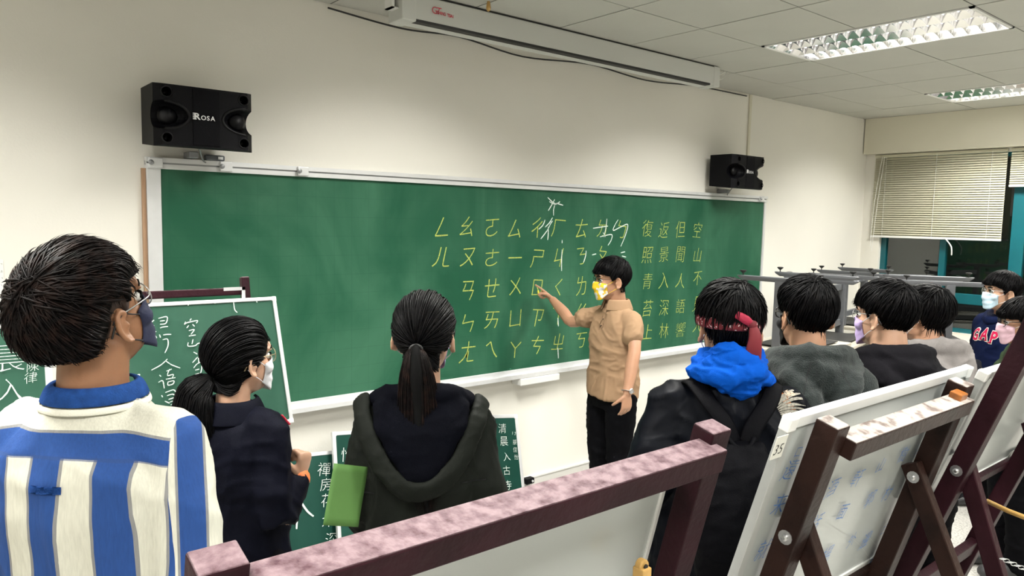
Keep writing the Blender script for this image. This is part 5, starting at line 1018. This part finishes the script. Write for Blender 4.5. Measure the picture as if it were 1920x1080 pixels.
# embroidery on the right of the back
emb = [('feather_spray', (.34, .33, .29), 'wing'), ('flower_patch', (.62, .48, .37), 'flower'), ('orange_leaf', (.36, .11, .02), 'leaf')]
def lens2(mb, a, b, w, n=8):
    a, b = np.array(a), np.array(b); d = b-a; p = np.array((-d[1], d[0])); p = p/np.linalg.norm(p); V = []
    for i in range(n+1):
        t = i/n; q = a+d*t+p*.10*np.linalg.norm(d)*math.sin(PI*t); ww = w*math.sin(PI*min(.97, t+.06))**.7; V += [q+p*ww, q-p*ww]
    mb.add([(x, 0, z) for x, z in V], [(2*i, 2*i+1, 2*i+3, 2*i+2) for i in range(n)])
ec = J['loc'](at_d(1472, 768, 2.12)); zc = ec[2]; xo = ec[0]-.150
for i, (a, b, w_) in enumerate((((.125, .045), (.165, .010), .010), ((.150, -.005), (.205, -.075), .011), ((.128, .038), (.185, -.02), .007))):
    m_ = MB(); lens2(m_, (a[0]+xo, zc+a[1]), (b[0]+xo, zc+b[1]), w_); decal('orange_leaf', m_, g_, M.setdefault('emb_o', cloth('orange_thread', (.33, .095, .02), .5, 120)), J['root'], -1, .0035)
for i in range(9):
    ang = .55-.17*i; L_ = .085+.012*((i*7) % 3); m_ = MB(); lens2(m_, (xo+.120+.002*i, zc-.004*i+.015), (xo+.120+L_*math.cos(ang), zc+.012+L_*math.sin(ang)*.9), .0038); decal('feather', m_, g_, M.setdefault('emb_g', cloth('silver_thread', (.36, .34, .29), .6, 160)), J['root'], -1, .0045)
for (fx, fz) in ((.168, .058), (.150, -.075), (.025, .070)):
    fx += xo
    for i in range(6 if fx > .1 else 3):
        m_ = MB(); a = i*PI/3; m_.add([(fx+.012*math.cos(a)+.0115*math.cos(b), 0, zc+fz+.011*math.sin(a)+.0115*math.sin(b)) for b in np.linspace(0, 2*PI, 10, endpoint=False)], [tuple(range(10))]); decal('petal', m_, g_, M.setdefault('emb_p', cloth('cream_thread', (.60, .47, .36), .55, 150)), J['root'], -1, .004+.0004*i)
# backpack
Jr = J['root']; bp_ = empty('backpack', tuple(Jr.location), -math.radians(44), 'slim black backpack with black straps worn by the man with the red bandana', 'backpack')
def bag(mb):
    mb.rings([(z_+.09*k, a_, b_, c_, d_) for z_, a_, b_, c_, d_ in [(.80*k, .09, .045, .0, -.225), (.84*k, .110, .060, .0, -.230), (.95*k, .120, .070, .0, -.235), (1.08*k, .110, .062, .0, -.225), (1.17*k, .090, .045, .0, -.205), (1.22*k, .060, .028, .0, -.190)]], 28, 3.0)
JJ = dict(J); JJ['root'] = bp_; bo = blob(JJ, 'bag_body', 'black_cloth', bag, voxel=.008, amp=.010, fine=.003, seed=9)
for s in (-1, 1):
    P = [(s*.020, -.185, 1.310), (s*.038, -.172, 1.355), (s*.085, -.132, 1.415), (s*.118, -.050, 1.450), (s*.125, .055, 1.40), (s*.13, .125, 1.28)]
    mk('strap', MB().tube([np.array(p)*np.array((1, 1, k)) for p in P], [(.025, .006)]*6, up=(0, -.5, .8), seg=10, sub=5), 'black_cloth', bp_, smooth=True)
mk('haul_loop', MB().tube([(-.035, -.19, 1.325*k), (-.016, -.212, 1.305*k), (.016, -.212, 1.305*k), (.035, -.19, 1.325*k)], .007, seg=8, sub=4), 'black_cloth', bp_, smooth=True)
for x, z in ((-.09, .955), (-.01, .86)): mk('zip_pull', MB().box((x-.004, -.335, z*k-.018), (x+.004, -.331, z*k+.018)), 'alu', bp_, bevel=.002)
# ---------- 6 grey-green hoodie
J = person('man with black mask in a dark grey-green fleece hoodie lined in brown', 1514, 516, 2.55, 42, 30, pitch=-.02, seed=6, build=1.06, skin='skin', voxel=.006, hoff=.026, neck=1.05,
           hair=dict(front=.045, side=.0, back=-.080, ear=.020, thick=.020, tback=.012, tfront=.020, tside=.7, taper=.3, lump=.008, n=1300, whorl=(.08, -.45, .88), lift=.009, edge=.3))
k = J['k']; g_ = garment(J, 'greyfl', 'hoodie', b=1.12, rb=1.15, sl=(.076, .074, .070, .062, .052), amp=.016, freq=(7, 7, 4), seed=51, hem=.78)
def gh(mb):
    hood_back(J, w=.150, z=1.405, drop=.20, out=.045)(mb)
ho = blob(J, 'hood', 'greyfl', gh, voxel=.007, amp=.012, seed=14)
for s in (-1, 1):
    m_ = MB(); q = [(s*.045, 1.475*k), (s*.060, 1.43*k), (s*.082, 1.38*k), (s*.078, 1.33*k), (s*.060, 1.30*k)]
    for a_, b_ in zip(q, q[1:]):
        for t_ in (0, .5): p0 = (a_[0]+(b_[0]-a_[0])*t_, a_[1]+(b_[1]-a_[1])*t_); p1 = (a_[0]+(b_[0]-a_[0])*(t_+.5), a_[1]+(b_[1]-a_[1])*(t_+.5)); m_.add([(p0[0]-.0016, 0, p0[1]), (p0[0]+.0016, 0, p0[1]), (p1[0]+.0016, 0, p1[1]), (p1[0]-.0016, 0, p1[1])], [(0, 1, 2, 3)])
    decal('hood_seam', m_, ho, 'seam', J['root'], -1, .0015)
mk('sherpa_lining', MB().tube([(.088*math.cos(a), -.006+.085*math.sin(a), (1.462+.020*(1-math.sin(a))/2-.03*max(0, math.sin(a)))*k) for a in np.linspace(0, 2*PI, 30, endpoint=False)], .026, seg=10, closed=True), 'sherpa', J['root'], smooth=True)
trousers(J, 'jeans', 1.05); mask(J, 'mask_black', 'mask_black'); glasses(J, 'frame_k', r=.0022, rw=.027, rh=.019, square=True)
# ---------- 7 black hoodie
J = person('man with black hair, lilac-white mask and plain black hoodie behind the written whiteboard', 1662, 526, 2.80, 36, 8, pitch=-.02, seed=7, build=1.12, skin='skin_l', voxel=.0055, hoff=.026, neck=1.12,
           hair=dict(front=.035, side=-.005, back=-.078, ear=.015, thick=.022, tback=.014, tfront=.022, tside=.8, taper=.35, lump=.010, n=1300, whorl=(.05, -.45, .88), lift=.010, edge=.3))
k = J['k']; garment(J, 'blackfl', 'hoodie', b=1.16, rb=1.25, sl=(.080, .076, .072, .064, .054), amp=.014, freq=(7, 7, 4), seed=61, hem=.78)
blob(J, 'hood', 'blackfl', hood_back(J, w=.155, z=1.395, drop=.18, out=.045), voxel=.007, amp=.012, seed=15)
trousers(J, 'trouser_black', 1.1); mask(J, 'mask_lilac', 'mask_white'); glasses(J, 'frame_s', rw=.027, rh=.021)
# ---------- 8 grey hood
J = person('man with a pale grey hood over a dark jacket, partly hidden by the black hoodie', 1738, 538, 3.25, 30, 14, pitch=-.04, seed=8, build=1.0, skin='skin', voxel=.006, hoff=.026,
           hair=dict(front=.045, side=-.002, back=-.075, ear=.018, thick=.018, tback=.012, tfront=.018, tside=.8, taper=.4, lump=.010, n=1100, whorl=(.05, -.4, .9), lift=.013, edge=.4, swirl=.5))
k = J['k']; garment(J, 'dkjacket', b=1.08, rb=1.12, sl=(.080, .076, .070, .062, .052), amp=.014, freq=(8, 8, 5), seed=71, hem=.78)
blob(J, 'hood', 'greyhood', hood_back(J, w=.135, z=1.405, drop=.08), voxel=.007, amp=.014, seed=16)
blob(J, 'jacket_hood', 'dkjacket', lambda mb: mb.tube([(-.16, -.07, 1.40*k), (-.10, -.15, 1.33*k), (0, -.180, 1.27*k), (.10, -.15, 1.33*k), (.16, -.07, 1.40*k)], [(.034, .026)]*5, seg=12, sub=4), voxel=.007, amp=.010, seed=17)
trousers(J, 'trouser_black', 1.0); mask(J, 'mask_white')
# ---------- 9 navy hoodie with letters
J = person('man facing left in a navy hoodie with red and white letters and a blue mask', 1880, 512, 4.85, -58, -46, pitch=.02, seed=9, build=.98, skin='skin_l', voxel=.005, face=True, hoff=.024,
           hair=dict(front=.042, side=-.008, back=-.070, ear=.015, thick=.019, tback=.014, tfront=.020, taper=.6, lump=.008, n=1000, whorl=(.0, -.35, .93), lift=.008, edge=.6),
           arms={'L': dict(e=(-.265, -.09, 1.13), w=(-.12, -.19, .93)), 'R': dict(e=(.265, -.09, 1.13), w=(.12, -.19, .95))})
k = J['k']; g_ = garment(J, 'navyfl', 'hoodie', b=1.06, rb=1.08, sl=(.080, .076, .070, .062, .052), amp=.010, freq=(7, 7, 4), seed=81, hem=.80)
blob(J, 'hood', 'navyfl', hood_back(J, w=.130, z=1.405, drop=.06), voxel=.007, amp=.008, seed=18)
zl = J['loc'](at_d(1850, 632, 4.75))[2]
for i, (ch, x) in enumerate((('G', .083), ('A', .0), ('P', -.080))):
    for off_, mt_, l_ in ((.075, 'cream', .003), (.035, M.setdefault('letter_red', cloth('red_felt', (.40, .015, .06), .1)), .0048)):
        m_ = MB(); put(m_, ch, (x, 0, zl-.010*abs(i-1)), np.array((-1., 0, 0)), UZ, .108, sx=.88, off=off_)
        if i != 1 or True:
            for sx_, sz_ in (((-.020, -.036), (.020, -.036)) if ch == 'A' else ((.022, -.036),) if ch == 'P' else ()): m_.box((x-(-sx_ if ch == 'A' else -sx_)-.014-(off_-.035)*.05, 0, zl+sz_-.010*abs(i-1)-.004-(off_-.035)*.05), (x+sx_+.014+(off_-.035)*.05, 0, zl+sz_-.010*abs(i-1)+.004+(off_-.035)*.05))
        decal('letter' if off_ < .05 else 'letter_outline', m_, g_, mt_, J['root'], 1, l_)
trousers(J, 'trouser_black', 1.0); mask(J, 'mask_blue', 'mask_white'); glasses(J, 'frame_s', rw=.026, rh=.020)
# ---------- 10 pink mask
J = person('person at the right edge with black fringe, dark glasses and a pink mask', 1918, 566, 3.95, -40, -34, pitch=-.05, seed=10, build=.96, skin='skin', voxel=.0055, face=True, hoff=.022,
           hair=dict(front=.022, side=-.010, back=-.070, ear=.010, thick=.016, tback=.014, tfront=.016, lump=.006, n=1000, whorl=(.0, -.3, .95), lift=.005, edge=.7))
garment(J, 'green_c', b=1.04, rb=1.1, amp=.012, seed=91, hem=.78); blob(J, 'hood', 'green_c', hood_back(J, w=.13, z=1.40, drop=.06), voxel=.007, amp=.01, seed=19)
trousers(J, 'trouser_black', 1.0); mask(J, 'mask_pink', 'mask_white'); glasses(J, 'frame_k', r=.0020, rw=.028, rh=.019, square=True)
